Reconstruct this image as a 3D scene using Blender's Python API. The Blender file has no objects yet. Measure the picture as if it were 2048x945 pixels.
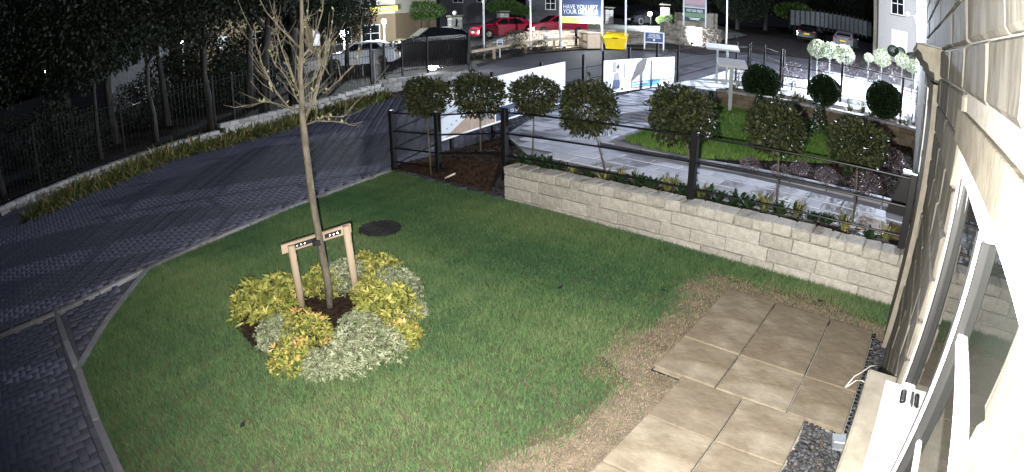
import bpy, bmesh, math, random
import numpy as np
from mathutils import Vector, Matrix
random.seed(7); rng = np.random.default_rng(7)
SC = bpy.context.scene; COL = SC.collection
R = math.radians; PI = math.pi

# ------------------------------------------------------------------ camera
F, K3, YAW, PITCH, ROLL, H = 1163.25, -0.074023, 0.701218, 0.378956, 0.006798, 2.8267   # wide CCTV lens, pixels of the 2048 wide photo
fwd = np.array([-math.sin(YAW)*math.cos(PITCH), math.cos(YAW)*math.cos(PITCH), -math.sin(PITCH)])
rgt = np.array([math.cos(YAW), math.sin(YAW), 0.]); dwn = np.cross(fwd, rgt)
c_, s_ = math.cos(ROLL), math.sin(ROLL)
rgt, dwn = c_*rgt+s_*dwn, -s_*rgt+c_*dwn
cam = bpy.data.cameras.new('camera'); camo = bpy.data.objects.new('camera', cam); COL.objects.link(camo)
M3 = Matrix(((rgt[0], -dwn[0], -fwd[0]), (rgt[1], -dwn[1], -fwd[1]), (rgt[2], -dwn[2], -fwd[2])))
camo.matrix_world = Matrix.Translation((0, 0, H)) @ M3.to_4x4()
cam.type = 'PANO'; cam.clip_start = 0.02; cam.clip_end = 2000
cam.sensor_fit = 'HORIZONTAL'; cam.sensor_width = 36; cam.sensor_height = 36*472/1024
_t = np.linspace(0.0, 1.15, 200); _r = F*(_t+K3*_t**3)*36/2048                     # theta(r) polynomial of the lens, r in mm
_A = np.stack([_r, _r**2, _r**3, _r**4], 1); _k = np.linalg.lstsq(_A, _t, rcond=None)[0]
pc = cam if hasattr(cam, 'panorama_type') else cam.cycles
pc.panorama_type = 'FISHEYE_LENS_POLYNOMIAL'; pc.fisheye_fov = R(175)
pc.fisheye_polynomial_k0 = 0.0
for i in range(4): setattr(pc, 'fisheye_polynomial_k%d' % (i+1), float(-_k[i]))
SC.camera = camo

def ray(u, v):
    dx, dy = u-1024., v-472.5; r = math.hypot(dx, dy)+1e-9; rn = r/F; th = rn
    for _ in range(12): th -= (th+K3*th**3-rn)/(1+3*K3*th*th)
    return math.sin(th)*dx/r*rgt + math.sin(th)*dy/r*dwn + math.cos(th)*fwd
def at(u, v, ax, val):                      # where the line of sight meets the plane axis = val
    d = ray(u, v); o = np.array([0, 0, H]); t = (val-o[ax])/d[ax]; return o+d*t
def terr(y): 
    s = y-8.0
    return 0.0 if s < -1 else (0.062*(s+1)**2/4 if s < 1 else 0.062*s)
def on_(u, v, D): d = ray(u, v); k = D/math.hypot(d[0], d[1]); return np.array([0, 0, H])+d*k
def gr(u, v):                               # where it meets the sloping ground
    d = ray(u, v); lo, t = 0, 0.5
    while t < 150:
        P = np.array([0, 0, H])+d*t
        if P[2] < terr(P[1]): break
        t += 0.25
    lo = t-0.25
    for _ in range(20):
        m = (lo+t)/2; P = np.array([0, 0, H])+d*m
        if P[2] < terr(P[1]): t = m
        else: lo = m
    return np.array([0, 0, H])+d*t
def vp(u, v, base):                         # on the upright plane through base that faces the viewer
    d = ray(u, v); n = np.array([base[0], base[1], 0.]); L = n@n
    return np.array([0, 0, H])+d*(L/(d@n))

# ------------------------------------------------------------------ world, light
W = bpy.data.worlds.new('World'); SC.world = W; W.use_nodes = True
wn = W.node_tree.nodes; bg = wn['Background']
sky = wn.new('ShaderNodeTexSky'); sky.sky_type = 'NISHITA'; sky.sun_disc = False
sky.sun_elevation = R(-6); sky.sun_rotation = R(150)
W.node_tree.links.new(sky.outputs[0], bg.inputs[0]); bg.inputs[1].default_value = 0.05
SC.view_settings.view_transform = 'Standard'; SC.view_settings.look = 'None'; SC.view_settings.exposure = 0.0
def lamp(name, typ, loc, power, color, size=0.05, aim=None, angle=None, blend=1.0):
    l = bpy.data.lights.new(name, typ); o = bpy.data.objects.new(name, l); COL.objects.link(o)
    o.location = loc; l.energy = power; l.color = color
    if typ != 'SUN': l.shadow_soft_size = size
    if aim is not None: o.rotation_euler = (Vector(aim)-Vector(loc)).to_track_quat('-Z', 'Y').to_euler()
    if typ == 'SPOT': l.spot_size = angle; l.spot_blend = blend
    return o
cool_fill = lamp('cool_fill', 'SUN', (0, 0, 30), 0.50, (0.62, 0.72, 1.0), aim=(3, 9, 0)); cool_fill.data.angle = R(8)  # unseen cool fill, added to lift the dark drive evenly
L1 = lamp('camera_lamp', 'SPOT', (-0.16, 0.02, 2.70), 4200, (1.0, 0.97, 0.91), 0.03, aim=(-4.1, 7.4, 1.1), angle=R(154))
L2P = (-0.05, 23.0, 4.6)                    # wall light on the house beyond the canopy
L2 = lamp('porch_lamp', 'POINT', (L2P[0]-.18, L2P[1], L2P[2]-.06), 18500, (0.78, 0.86, 1.0), 0.07)

# ------------------------------------------------------------------ materials
def mat(name, c1, c2=None, scale=8, rough=0.8, bump=0.0, bscale=None, metal=0.0, detail=4, attr=None, stretch=None, emit=None, spec=0.4, trans=0, c3=None, ow=0.45, fine=None):
    m = bpy.data.materials.new(name); m.use_nodes = True; nt = m.node_tree; N = nt.nodes; L = nt.links
    b = N['Principled BSDF']; b.inputs['Roughness'].default_value = rough; b.inputs['Metallic'].default_value = metal
    b.inputs['Specular IOR Level'].default_value = spec
    tc = N.new('ShaderNodeTexCoord'); co = tc.outputs['Object']
    if stretch:
        mp = N.new('ShaderNodeMapping'); mp.inputs['Scale'].default_value = stretch; L.new(co, mp.inputs[0]); co = mp.outputs[0]
    if c2 is None: c2 = tuple(x*0.8 for x in c1)
    ramp = N.new('ShaderNodeValToRGB'); ramp.color_ramp.elements[0].color = (*c1, 1); ramp.color_ramp.elements[1].color = (*c2, 1)
    ramp.color_ramp.elements[0].position = 0.32; ramp.color_ramp.elements[1].position = 0.68
    if c3: e = ramp.color_ramp.elements.new(0.5); e.color = (*c3, 1)
    if attr == 'object':                      # every piece its own tone, plus grain
        oi = N.new('ShaderNodeObjectInfo'); nz = N.new('ShaderNodeTexNoise'); nz.inputs['Scale'].default_value = scale; nz.inputs['Detail'].default_value = detail
        L.new(co, nz.inputs[0]); mx = N.new('ShaderNodeMath'); mx.operation = 'MULTIPLY_ADD'; mx.inputs[1].default_value = ow; 
        md = N.new('ShaderNodeMath'); md.operation = 'MULTIPLY'; md.inputs[1].default_value = 1-ow; L.new(nz.outputs[0], md.inputs[0])
        L.new(oi.outputs['Random'], mx.inputs[0]); L.new(md.outputs[0], mx.inputs[2]); L.new(mx.outputs[0], ramp.inputs[0])
    elif attr:
        a = N.new('ShaderNodeAttribute'); a.attribute_name = attr; L.new(a.outputs['Fac'], ramp.inputs[0])
        ramp.color_ramp.elements[0].position = 0; ramp.color_ramp.elements[len(ramp.color_ramp.elements)-1].position = 1
    else:
        nz = N.new('ShaderNodeTexNoise'); nz.inputs['Scale'].default_value = scale; nz.inputs['Detail'].default_value = detail; L.new(co, nz.inputs[0]); L.new(nz.outputs[0], ramp.inputs[0])
    col = ramp.outputs[0]
    if fine:                                  # fine streaks and specks over the broad tone: scale, stretch, depth
        mp2 = N.new('ShaderNodeMapping'); mp2.inputs['Scale'].default_value = fine[1]; L.new(tc.outputs['Object'], mp2.inputs[0])
        n3 = N.new('ShaderNodeTexNoise'); n3.inputs['Scale'].default_value = fine[0]; n3.inputs['Detail'].default_value = 9; n3.inputs['Roughness'].default_value = 0.7; n3.inputs['Distortion'].default_value = 0.6; L.new(mp2.outputs[0], n3.inputs[0])
        r3 = N.new('ShaderNodeMapRange'); r3.inputs[1].default_value = 0.3; r3.inputs[2].default_value = 0.7; r3.inputs[3].default_value = 1-fine[2]; r3.inputs[4].default_value = 1+fine[2]*.7; L.new(n3.outputs[0], r3.inputs[0])
        mx3 = N.new('ShaderNodeVectorMath'); mx3.operation = 'SCALE'; L.new(col, mx3.inputs[0]); L.new(r3.outputs[0], mx3.inputs['Scale']); col = mx3.outputs[0]
    L.new(col, b.inputs['Base Color'])
    if bump:
        n2 = N.new('ShaderNodeTexNoise'); n2.inputs['Scale'].default_value = bscale or scale*3; n2.inputs['Detail'].default_value = 6; L.new(co, n2.inputs[0])
        bp = N.new('ShaderNodeBump'); bp.inputs['Strength'].default_value = bump; bp.inputs['Distance'].default_value = 0.02; L.new(n2.outputs[0], bp.inputs['Height']); L.new(bp.outputs[0], b.inputs['Normal'])
    if emit:
        b.inputs['Emission Color'].default_value = (*emit[:3], 1); b.inputs['Emission Strength'].default_value = emit[3]
    if trans: b.inputs['Transmission Weight'].default_value = trans
    return m
MT = {}
def defm(k, *a, **kw): MT[k] = mat(k, *a, **kw)
defm('soil', (0.022, 0.020, 0.021), (0.062, 0.056, 0.056), scale=2.5, bump=0.8, bscale=14, rough=0.95, spec=0.1, detail=10)
defm('turf_soil', (0.052, 0.046, 0.026), (0.105, 0.078, 0.05), scale=5, bump=0.5, bscale=60)
defm('grass', (0.022, 0.064, 0.026), (0.235, 0.178, 0.122), attr='tone', c3=(0.086, 0.136, 0.052), rough=0.75, spec=0.15)
defm('island_grass', (0.035, 0.115, 0.020), (0.17, 0.25, 0.065), attr='tone', rough=0.75, spec=0.1)
defm('sett', (0.074, 0.078, 0.108), (0.100, 0.102, 0.130), scale=25, attr='tone', rough=0.85, bump=0.2, bscale=60, spec=0.2)
defm('sett_single', (0.074, 0.078, 0.108), (0.100, 0.102, 0.130), scale=25, attr='object', rough=0.85, bump=0.2, bscale=60, spec=0.2)
defm('kerb', (0.15, 0.15, 0.165), (0.22, 0.215, 0.22), scale=12, attr='object', bump=0.2)
defm('sandstone', (0.145, 0.117, 0.085), (0.245, 0.212, 0.162), scale=2.6, rough=0.9, bump=0.6, bscale=8, attr='object', stretch=(1, 1.4, 1), c3=(0.168, 0.138, 0.100), detail=13, spec=0.12, ow=0.16, fine=(16, (1, 3, 1), .24))
defm('grey_flag', (0.36, 0.375, 0.44), (0.48, 0.495, 0.56), scale=6, attr='object', rough=0.8, bump=0.15, spec=0.2, ow=0.35)
defm('flag_edge', (0.20, 0.205, 0.235), (0.27, 0.275, 0.30), scale=6, attr='object', rough=0.75, bump=0.15, spec=0.2)
defm('wall_stone', (0.255, 0.238, 0.205), (0.375, 0.353, 0.312), scale=10, attr='object', rough=0.9, bump=0.9, bscale=26, detail=12, spec=0.2, ow=0.25, fine=(30, (1, 1, 1.6), .22))
defm('house_stone', (0.075, 0.069, 0.058), (0.138, 0.129, 0.110), scale=6, attr='object', rough=0.9, bump=1.0, bscale=10, stretch=(1, 1, 0.3), detail=12, spec=0.15, ow=0.2, fine=(14, (1, 1, .18), .38))
defm('mortar', (0.22, 0.205, 0.18), (0.30, 0.28, 0.25), scale=20, bump=0.3)
defm('smooth_stone', (0.135, 0.121, 0.096), (0.185, 0.168, 0.137), scale=6, bump=0.25, rough=0.85, spec=0.15, detail=11, fine=(18, (1, 1, .5), .2))
defm('brown_block', (0.12, 0.09, 0.06), (0.21, 0.165, 0.115), scale=9, attr='object', bump=0.5, bscale=20)
defm('grey_block', (0.24, 0.235, 0.23), (0.40, 0.39, 0.38), scale=9, attr='object', bump=0.5, bscale=20)
defm('rubble', (0.10, 0.085, 0.07), (0.30, 0.265, 0.22), attr='tone', scale=9, bump=0.6, bscale=12)
defm('mulch', (0.012, 0.008, 0.006), (0.072, 0.049, 0.037), attr='tone', rough=0.95, spec=0.05)
defm('mulch_bed', (0.014, 0.009, 0.007), (0.045, 0.028, 0.02), scale=18, bump=0.9, bscale=40, rough=0.95, spec=0.05)
defm('gravel', (0.014, 0.014, 0.016), (0.075, 0.075, 0.08), attr='tone')
defm('black_metal', (0.004, 0.004, 0.005), (0.008, 0.008, 0.009), scale=30, rough=0.45, spec=0.25)
defm('white_metal', (0.70, 0.71, 0.73), (0.62, 0.63, 0.65), scale=4, rough=0.4)
defm('upvc', (0.78, 0.78, 0.78), (0.72, 0.72, 0.73), scale=4, rough=0.35)
defm('gasket', (0.01, 0.01, 0.01), rough=0.6)
defm('glass', (0.012, 0.014, 0.014), (0.02, 0.022, 0.02), scale=2, rough=0.02, spec=1.0)
defm('dark_glass', (0.01, 0.012, 0.015), rough=0.05, spec=0.9)
defm('door_paint', (0.045, 0.048, 0.056), (0.055, 0.058, 0.066), scale=6, rough=0.4)
defm('chrome', (0.75, 0.75, 0.77), rough=0.12, metal=1.0)
defm('coir', (0.16, 0.085, 0.035), (0.24, 0.14, 0.065), scale=60, bump=0.7, bscale=150)
defm('bark', (0.050, 0.042, 0.029), (0.125, 0.108, 0.078), scale=16, bump=0.8, bscale=40, stretch=(1, 1, 0.4))
defm('dark_bark', (0.014, 0.012, 0.010), (0.04, 0.034, 0.03), scale=6, bump=0.9, bscale=14, stretch=(1, 1, 0.3))
defm('stem', (0.07, 0.06, 0.04), (0.11, 0.095, 0.065), scale=14, bump=0.3)
defm('bay_leaf', (0.008, 0.013, 0.006), (0.072, 0.070, 0.030), attr='tone', rough=0.5, spec=0.15, c3=(0.026, 0.032, 0.012))
defm('box_leaf', (0.006, 0.018, 0.008), (0.034, 0.060, 0.022), attr='tone', rough=0.6, spec=0.12)
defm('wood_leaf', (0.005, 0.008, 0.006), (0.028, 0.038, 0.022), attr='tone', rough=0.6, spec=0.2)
defm('street_leaf', (0.008, 0.014, 0.007), (0.07, 0.095, 0.04), attr='tone', rough=0.5)
defm('green_leaf', (0.02, 0.06, 0.012), (0.10, 0.17, 0.035), attr='tone', rough=0.5)
defm('yellow_leaf', (0.045, 0.065, 0.014), (0.38, 0.345, 0.095), attr='tone', rough=0.55, c3=(0.175, 0.18, 0.040), spec=0.2)
defm('tree_leaf', (0.06, 0.075, 0.03), (0.18, 0.19, 0.09), attr='tone', rough=0.55)
defm('copper_leaf', (0.30, 0.17, 0.05), (0.50, 0.33, 0.12), attr='tone', rough=0.45)
defm('silver_leaf', (0.065, 0.085, 0.042), (0.35, 0.36, 0.245), attr='tone', rough=0.6, c3=(0.17, 0.19, 0.11), spec=0.2)
defm('lily_leaf', (0.030, 0.045, 0.014), (0.30, 0.22, 0.10), attr='tone', rough=0.6, c3=(0.13, 0.145, 0.045), spec=0.2)
defm('overlit_leaf', (0.20, 0.24, 0.14), (0.60, 0.62, 0.52), attr='tone', rough=0.6, spec=0.2)  # glare of strong light on ordinary leaves, put into their colour
defm('purple_leaf', (0.05, 0.03, 0.035), (0.20, 0.15, 0.17), attr='tone', rough=0.5)
defm('timber', (0.22, 0.165, 0.115), (0.34, 0.265, 0.19), scale=5, bump=0.3, bscale=30, stretch=(1, 1, 0.2))
defm('grey_timber', (0.17, 0.155, 0.125), (0.28, 0.25, 0.20), scale=5, bump=0.3, bscale=30)
defm('rubber', (0.010, 0.010, 0.011), rough=0.75)
defm('print_white', (0.80, 0.80, 0.82), (0.77, 0.77, 0.79), scale=1, rough=0.45)
defm('print_navy', (0.040, 0.065, 0.14), (0.045, 0.07, 0.15), scale=1, rough=0.4)
defm('print_blue', (0.10, 0.25, 0.52), (0.13, 0.29, 0.56), scale=1, rough=0.4)
defm('print_skyblue', (0.42, 0.47, 0.56), (0.50, 0.54, 0.62), scale=2, rough=0.45)
defm('print_paleblue', (0.55, 0.60, 0.68), (0.62, 0.66, 0.72), scale=2, rough=0.45)
defm('print_wood', (0.30, 0.22, 0.17), (0.42, 0.33, 0.26), scale=3, rough=0.45, stretch=(1, 6, 1))
defm('print_grey', (0.20, 0.20, 0.22), (0.30, 0.30, 0.32), scale=4, rough=0.45)
defm('print_skin', (0.50, 0.36, 0.30), rough=0.5)
defm('print_lime', (0.62, 0.72, 0.16), (0.66, 0.76, 0.20), scale=1, rough=0.5)
defm('print_green', (0.10, 0.20, 0.11), (0.13, 0.25, 0.14), scale=1, rough=0.5)
defm('print_teal', (0.02, 0.05, 0.06), (0.025, 0.06, 0.07), scale=1, rough=0.5)
defm('print_pink', (0.45, 0.16, 0.34), (0.30, 0.35, 0.25), scale=12, rough=0.5)
defm('red_paint', (0.30, 0.006, 0.028), (0.33, 0.007, 0.032), scale=1, rough=0.22, spec=0.5)
defm('black_paint', (0.006, 0.006, 0.008), rough=0.12, spec=0.6)
defm('grey_paint', (0.13, 0.13, 0.15), (0.15, 0.15, 0.17), scale=1, rough=0.2, spec=0.6)
defm('white_paint', (0.68, 0.70, 0.74), rough=0.25)
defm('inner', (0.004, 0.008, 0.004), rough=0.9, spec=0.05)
defm('plate_yellow', (0.75, 0.52, 0.02), rough=0.5)
defm('plate_white', (0.8, 0.8, 0.8), rough=0.5)
defm('tail_red', (0.25, 0.01, 0.01), rough=0.2)
defm('yellow_plastic', (0.78, 0.56, 0.015), (0.72, 0.50, 0.012), scale=3, rough=0.45)
defm('beige_plastic', (0.44, 0.34, 0.24), (0.38, 0.29, 0.20), scale=3, rough=0.6)
defm('road', (0.10, 0.105, 0.10), (0.15, 0.155, 0.15), scale=4, bump=0.2, bscale=60)
defm('render', (0.44, 0.42, 0.35), (0.50, 0.475, 0.40), scale=2, bump=0.1)
defm('brick_tan', (0.17, 0.125, 0.08), (0.23, 0.17, 0.11), scale=12, bump=0.3)
defm('dark_stone', (0.05, 0.052, 0.062), (0.095, 0.095, 0.11), scale=5, bump=0.4, bscale=9)
defm('slate', (0.03, 0.033, 0.045), (0.05, 0.053, 0.068), scale=6, bump=0.3)
defm('pale_concrete', (0.52, 0.54, 0.55), (0.60, 0.62, 0.63), scale=5, bump=0.15)
defm('fence_panel', (0.10, 0.11, 0.12), (0.16, 0.17, 0.18), scale=6, bump=0.2)
defm('lectern', (0.42, 0.46, 0.46), (0.48, 0.52, 0.52), scale=3, rough=0.45)
defm('glow', (1, 1, 1), emit=(0.92, 0.96, 1.0, 40))
defm('warm_glow', (1, 1, 1), emit=(1.0, 0.85, 0.6, 1.2))
defm('lit_pane', (0.3, 0.3, 0.3), emit=(0.85, 0.9, 1.0, 0.8), rough=0.1)
defm('worn_turf', (0.185, 0.138, 0.102), (0.105, 0.080, 0.056), scale=6, bump=0.8, bscale=70, fine=(60, (1, 1, 1), .4))
defm('hose', (0.62, 0.52, 0.48), (0.55, 0.46, 0.42), rough=0.4)
defm('cable', (0.62, 0.60, 0.56), rough=0.4)
defm('drain_plastic', (0.13, 0.145, 0.16), (0.17, 0.185, 0.20), rough=0.5)

# ------------------------------------------------------------------ object helpers
def link(name, me, m=None, parent=None, loc=None, label=None, cat=None, group=None, kind=None):
    o = bpy.data.objects.new(name, me); COL.objects.link(o)
    if m is not None and me is not None and len(me.materials) == 0: me.materials.append(MT[m] if isinstance(m, str) else m)
    if parent is not None: o.parent = parent
    if loc is not None: o.location = loc
    for k, v in (('label', label), ('category', cat), ('group', group), ('kind', kind)):
        if v: o[k] = v
    return o
def thing(name, label, cat, loc=(0, 0, 0), rz=0, group=None, kind=None):
    o = link(name, None, loc=loc, label=label, cat=cat, group=group, kind=kind); o.rotation_euler = (0, 0, rz); o.empty_display_size = 0.1
    return o
def tree_copy(o, parent=None, **props):
    c = o.copy(); COL.objects.link(c)
    if parent is not None: c.parent = parent
    for k, v in props.items(): c[k] = v
    for ch in list(o.children): tree_copy(ch, c)
    return c
def npmesh(name, V, Fc, tone=None, smooth=False):
    V = np.asarray(V, float); Fc = np.asarray(Fc, int); me = bpy.data.meshes.new(name)
    me.vertices.add(len(V)); me.vertices.foreach_set('co', V.ravel())
    k = Fc.shape[1]; me.loops.add(Fc.size); me.loops.foreach_set('vertex_index', Fc.ravel())
    me.polygons.add(len(Fc)); me.polygons.foreach_set('loop_start', np.arange(0, Fc.size, k)); 
    me.update(calc_edges=True)
    if tone is not None:
        a = me.attributes.new('tone', 'FLOAT', 'POINT'); a.data.foreach_set('value', np.asarray(tone, float))
    if smooth: me.polygons.foreach_set('use_smooth', np.ones(len(Fc), bool))
    me.validate(); return me
BOXV = np.array([(-1, -1, -1), (1, -1, -1), (1, 1, -1), (-1, 1, -1), (-1, -1, 1), (1, -1, 1), (1, 1, 1), (-1, 1, 1)])/2.
BOXF = np.array([(0, 3, 2, 1), (4, 5, 6, 7), (0, 1, 5, 4), (1, 2, 6, 5), (2, 3, 7, 6), (3, 0, 4, 7)])
class MB:                                  # gathers shapes into one mesh
    def __init__(s): s.v = []; s.f = []
    def add(s, V, Fs):
        n = len(s.v); s.v += [tuple(p) for p in V]; s.f += [tuple(i+n for i in f) for f in Fs]; return s
    def box(s, c, d, rz=0, M=None):
        P = BOXV*np.array(d)
        if rz: cz, sz = math.cos(rz), math.sin(rz); P = P@np.array([[cz, sz, 0], [-sz, cz, 0], [0, 0, 1]])
        if M is not None: P = np.array([M@Vector(p) for p in P])
        return s.add(P+np.array(c), BOXF)
    def bev(s, c, d, b=0.008, rz=0, jit=0.0, tilt=0.0):
        me = bevbox(d, b, jit); P = me[0]
        if tilt: P = P+np.stack([0*P[:, 0], 0*P[:, 0], P[:, 0]*random.uniform(-tilt, tilt)], 1)
        if rz: cz, sz = math.cos(rz), math.sin(rz); P = P@np.array([[cz, sz, 0], [-sz, cz, 0], [0, 0, 1]])
        return s.add(P+np.array(c), me[1])
    def tube(s, pts, rad, n=8, cap=True):
        pts = [np.array(p, float) for p in pts]; rad = [rad]*len(pts) if not hasattr(rad, '__len__') else rad
        rings = []; ref = None
        for i, p in enumerate(pts):
            t = pts[min(i+1, len(pts)-1)]-pts[max(i-1, 0)]; t = t/(np.linalg.norm(t)+1e-9)
            if ref is None or abs(ref@t) > 0.95: ref = np.array([1, 0, 0.]) if abs(t[0]) < 0.8 else np.array([0, 1., 0])
            a = np.cross(t, ref); a /= np.linalg.norm(a); b = np.cross(t, a); ref = -b if False else ref
            rings.append([p+rad[i]*(math.cos(2*PI*k/n)*a+math.sin(2*PI*k/n)*b) for k in range(n)])
        V = [q for r in rings for q in r]; Fs = []
        for i in range(len(pts)-1):
            for k in range(n): Fs.append((i*n+k, i*n+(k+1) % n, (i+1)*n+(k+1) % n, (i+1)*n+k))
        if cap: Fs += [tuple(range(n-1, -1, -1)), tuple((len(pts)-1)*n+k for k in range(n))]
        return s.add(V, Fs)
    def prism(s, poly, z0, z1):
        n = len(poly); V = [(x, y, z0) for x, y in poly]+[(x, y, z1) for x, y in poly]
        return s.add(V, [tuple(range(n-1, -1, -1)), tuple(range(n, 2*n))]+[(i, (i+1) % n, n+(i+1) % n, n+i) for i in range(n)])
    def ball(s, c, r, nu=12, nv=8, sc=(1, 1, 1)):
        V = [(0, 0, 1)]+[(math.sin(PI*j/nv)*math.cos(2*PI*i/nu), math.sin(PI*j/nv)*math.sin(2*PI*i/nu), math.cos(PI*j/nv)) for j in range(1, nv) for i in range(nu)]+[(0, 0, -1)]
        Fs = [(0, 1+i, 1+(i+1) % nu) for i in range(nu)]
        for j in range(nv-2):
            for i in range(nu): a = 1+j*nu+i; b = 1+j*nu+(i+1) % nu; Fs.append((a, a+nu, b+nu, b))
        e = len(V)-1; o = 1+(nv-2)*nu; Fs += [(e, o+(i+1) % nu, o+i) for i in range(nu)]
        return s.add([(c[0]+r*x*sc[0], c[1]+r*y*sc[1], c[2]+r*z*sc[2]) for x, y, z in V], Fs)
    def mesh(s, name, smooth=False):
        me = bpy.data.meshes.new(name); me.from_pydata(s.v, [], s.f); me.validate(); me.update()
        bm = bmesh.new(); bm.from_mesh(me); bmesh.ops.recalc_face_normals(bm, faces=bm.faces); bm.to_mesh(me); bm.free()
        if smooth: me.polygons.foreach_set('use_smooth', np.ones(len(me.polygons), bool))
        return me
    def build(s, name, m, parent=None, smooth=False, **kw): return link(name, s.mesh(name, smooth), m, parent, **kw)
def bevbox(d, b=0.008, jit=0.0):
    hx, hy, hz = [x/2 for x in d]; b = min(b, hx*.9, hy*.9, hz*.9); V = []; idx = {}
    for sx in (-1, 1):
        for sy in (-1, 1):
            for sz in (-1, 1):
                for a in range(3):
                    q = [sx*(hx-b), sy*(hy-b), sz*(hz-b)]; q[a] = (sx*hx, sy*hy, sz*hz)[a]; idx[(sx, sy, sz, a)] = len(V); V.append(q)
    Fs = []
    for a in range(3):
        u, w = [(1, 2), (0, 2), (0, 1)][a]
        for s in (-1, 1):
            f = []
            for (p, q) in ((-1, -1), (1, -1), (1, 1), (-1, 1)):
                k = [0, 0, 0]; k[a] = s; k[u] = p; k[w] = q; f.append(idx[(*k, a)])
            Fs.append(tuple(f))
    for a in range(3):
        u, w = [(1, 2), (0, 2), (0, 1)][a]
        for p in (-1, 1):
            for q in (-1, 1):
                k0 = [0, 0, 0]; k1 = [0, 0, 0]; k0[a] = -1; k1[a] = 1; k0[u] = k1[u] = p; k0[w] = k1[w] = q
                Fs.append((idx[(*k0, u)], idx[(*k1, u)], idx[(*k1, w)], idx[(*k0, w)]))
    for sx in (-1, 1):
        for sy in (-1, 1):
            for sz in (-1, 1): Fs.append((idx[(sx, sy, sz, 0)], idx[(sx, sy, sz, 1)], idx[(sx, sy, sz, 2)]))
    V = np.array(V)
    if jit: V = V+rng.uniform(-jit, jit, V.shape)
    return V, Fs
def block(name, c, d, m, parent, b=0.01, jit=0.004, rz=0, **kw):
    mb = MB(); mb.add(*bevbox(d, b, jit)); o = mb.build(name, m, parent, **kw); o.location = c; o.rotation_euler = (0, 0, rz); return o
def sheet(name, xs, ys, zf, m, kind='structure', parent=None):
    xs = np.asarray(xs, float); ys = np.asarray(ys, float); X, Y = np.meshgrid(xs, ys); Z = np.vectorize(zf)(X, Y)
    V = np.stack([X, Y, Z], -1).reshape(-1, 3); nx = len(xs); i = np.arange((len(ys)-1)*(nx-1)); r, c = i//(nx-1), i % (nx-1); a = r*nx+c
    return link(name, npmesh(name, V, np.stack([a, a+1, a+nx+1, a+nx], 1)), m, parent, kind=kind)
def polysheet(name, poly, zf, m, kind='structure', cut=0.6, parent=None):
    bm = bmesh.new(); f = bm.faces.new([bm.verts.new((x, y, 0)) for x, y in poly])
    for k in range(int(40/cut)):
        for ax in (0, 1):
            n = [0, 0, 0]; n[ax] = 1; p = [0, 0, 0]; p[ax] = -20+k*cut
            bmesh.ops.bisect_plane(bm, geom=bm.verts[:]+bm.edges[:]+bm.faces[:], plane_co=p, plane_no=n)
    for v in bm.verts: v.co.z = zf(v.co.x, v.co.y)
    bmesh.ops.recalc_face_normals(bm, faces=bm.faces); me = bpy.data.meshes.new(name); bm.to_mesh(me); bm.free()
    if len(me.polygons) and me.polygons[0].normal.z < 0: me.flip_normals()
    return link(name, me, m, parent, kind=kind)
def inpoly(P, poly):
    x, y = P[:, 0], P[:, 1]; r = np.zeros(len(P), bool); n = len(poly)
    for i in range(n):
        (x0, y0), (x1, y1) = poly[i], poly[(i+1) % n]
        if y0 == y1: continue
        r ^= ((y0 > y) != (y1 > y)) & (x < (x1-x0)*(y-y0)/(y1-y0)+x0)
    return r
def text_mesh(name, s, size, m, parent, M, width=None):
    cu = bpy.data.curves.new(name, 'FONT'); cu.body = s; cu.size = size; cu.align_x = 'CENTER'; cu.align_y = 'CENTER'; cu.extrude = 0.002; cu.offset = 0.0
    to = bpy.data.objects.new(name, cu); COL.objects.link(to); dg = bpy.context.evaluated_depsgraph_get()
    me = bpy.data.meshes.new_from_object(to.evaluated_get(dg)); bpy.data.objects.remove(to); bpy.data.curves.remove(cu)
    if width:
        xs = [v.co.x for v in me.vertices]; k = width/(max(xs)-min(xs)); me.transform(Matrix.Scale(k, 4, (1, 0, 0)))
    me.transform(M); return link(name, me, m, parent, kind='stuff')
# leaves: rhombus blades
def leaves(P, D, length, width, tone, fold=0.25):
    n = len(P); D = D/np.linalg.norm(D, axis=1, keepdims=True); r = rng.normal(size=(n, 3)); S = np.cross(D, r); S /= np.linalg.norm(S, axis=1, keepdims=True)+1e-9; U = np.cross(S, D)
    L = (length*rng.uniform(0.7, 1.25, n))[:, None]; Wd = (width*rng.uniform(0.75, 1.2, n))[:, None]
    V = np.stack([P, P+D*L*0.5+S*Wd*0.5+U*L*0.06, P+D*L-U*L*fold*0.4, P+D*L*0.5-S*Wd*0.5+U*L*0.06], 1).reshape(-1, 3)
    a = np.arange(n)*4; return V, np.stack([a, a+1, a+2, a+3], 1), np.repeat(tone, 4)
def crown_mesh(name, n, radii, leaf, width, seed, shell=0.55, flat=1.0, lumps=9, droop=0.0, gaps=0.0):
    global rng; rng = np.random.default_rng(seed)
    d = rng.normal(size=(n, 3)); d /= np.linalg.norm(d, axis=1, keepdims=True)
    lc = rng.normal(size=(lumps, 3)); lc /= np.linalg.norm(lc, axis=1, keepdims=True)
    bumpv = (d@lc.T).max(1); rad = 0.80+0.26*np.clip((bumpv-0.55)/0.45, 0, 1)
    rr = rad*(shell+(1-shell)*rng.random(n)**0.5)
    P = d*rr[:, None]*np.array(radii); 
    if gaps:
        g = np.sin(P[:, 0]*4.1/radii[0]+seed)*np.sin(P[:, 1]*3.7/radii[1]+2*seed)*np.sin(P[:, 2]*3.9/radii[2]+3*seed); keep = g > -1+gaps; P, d = P[keep], d[keep]
    D = d+rng.normal(size=P.shape)*0.7; D[:, 2] -= droop
    tone = np.clip(rng.normal(0.45, 0.25, len(P)), 0, 1)
    return npmesh(name, *leaves(P, D, leaf, width, tone)[:2], tone=np.repeat(tone, 4))
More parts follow.
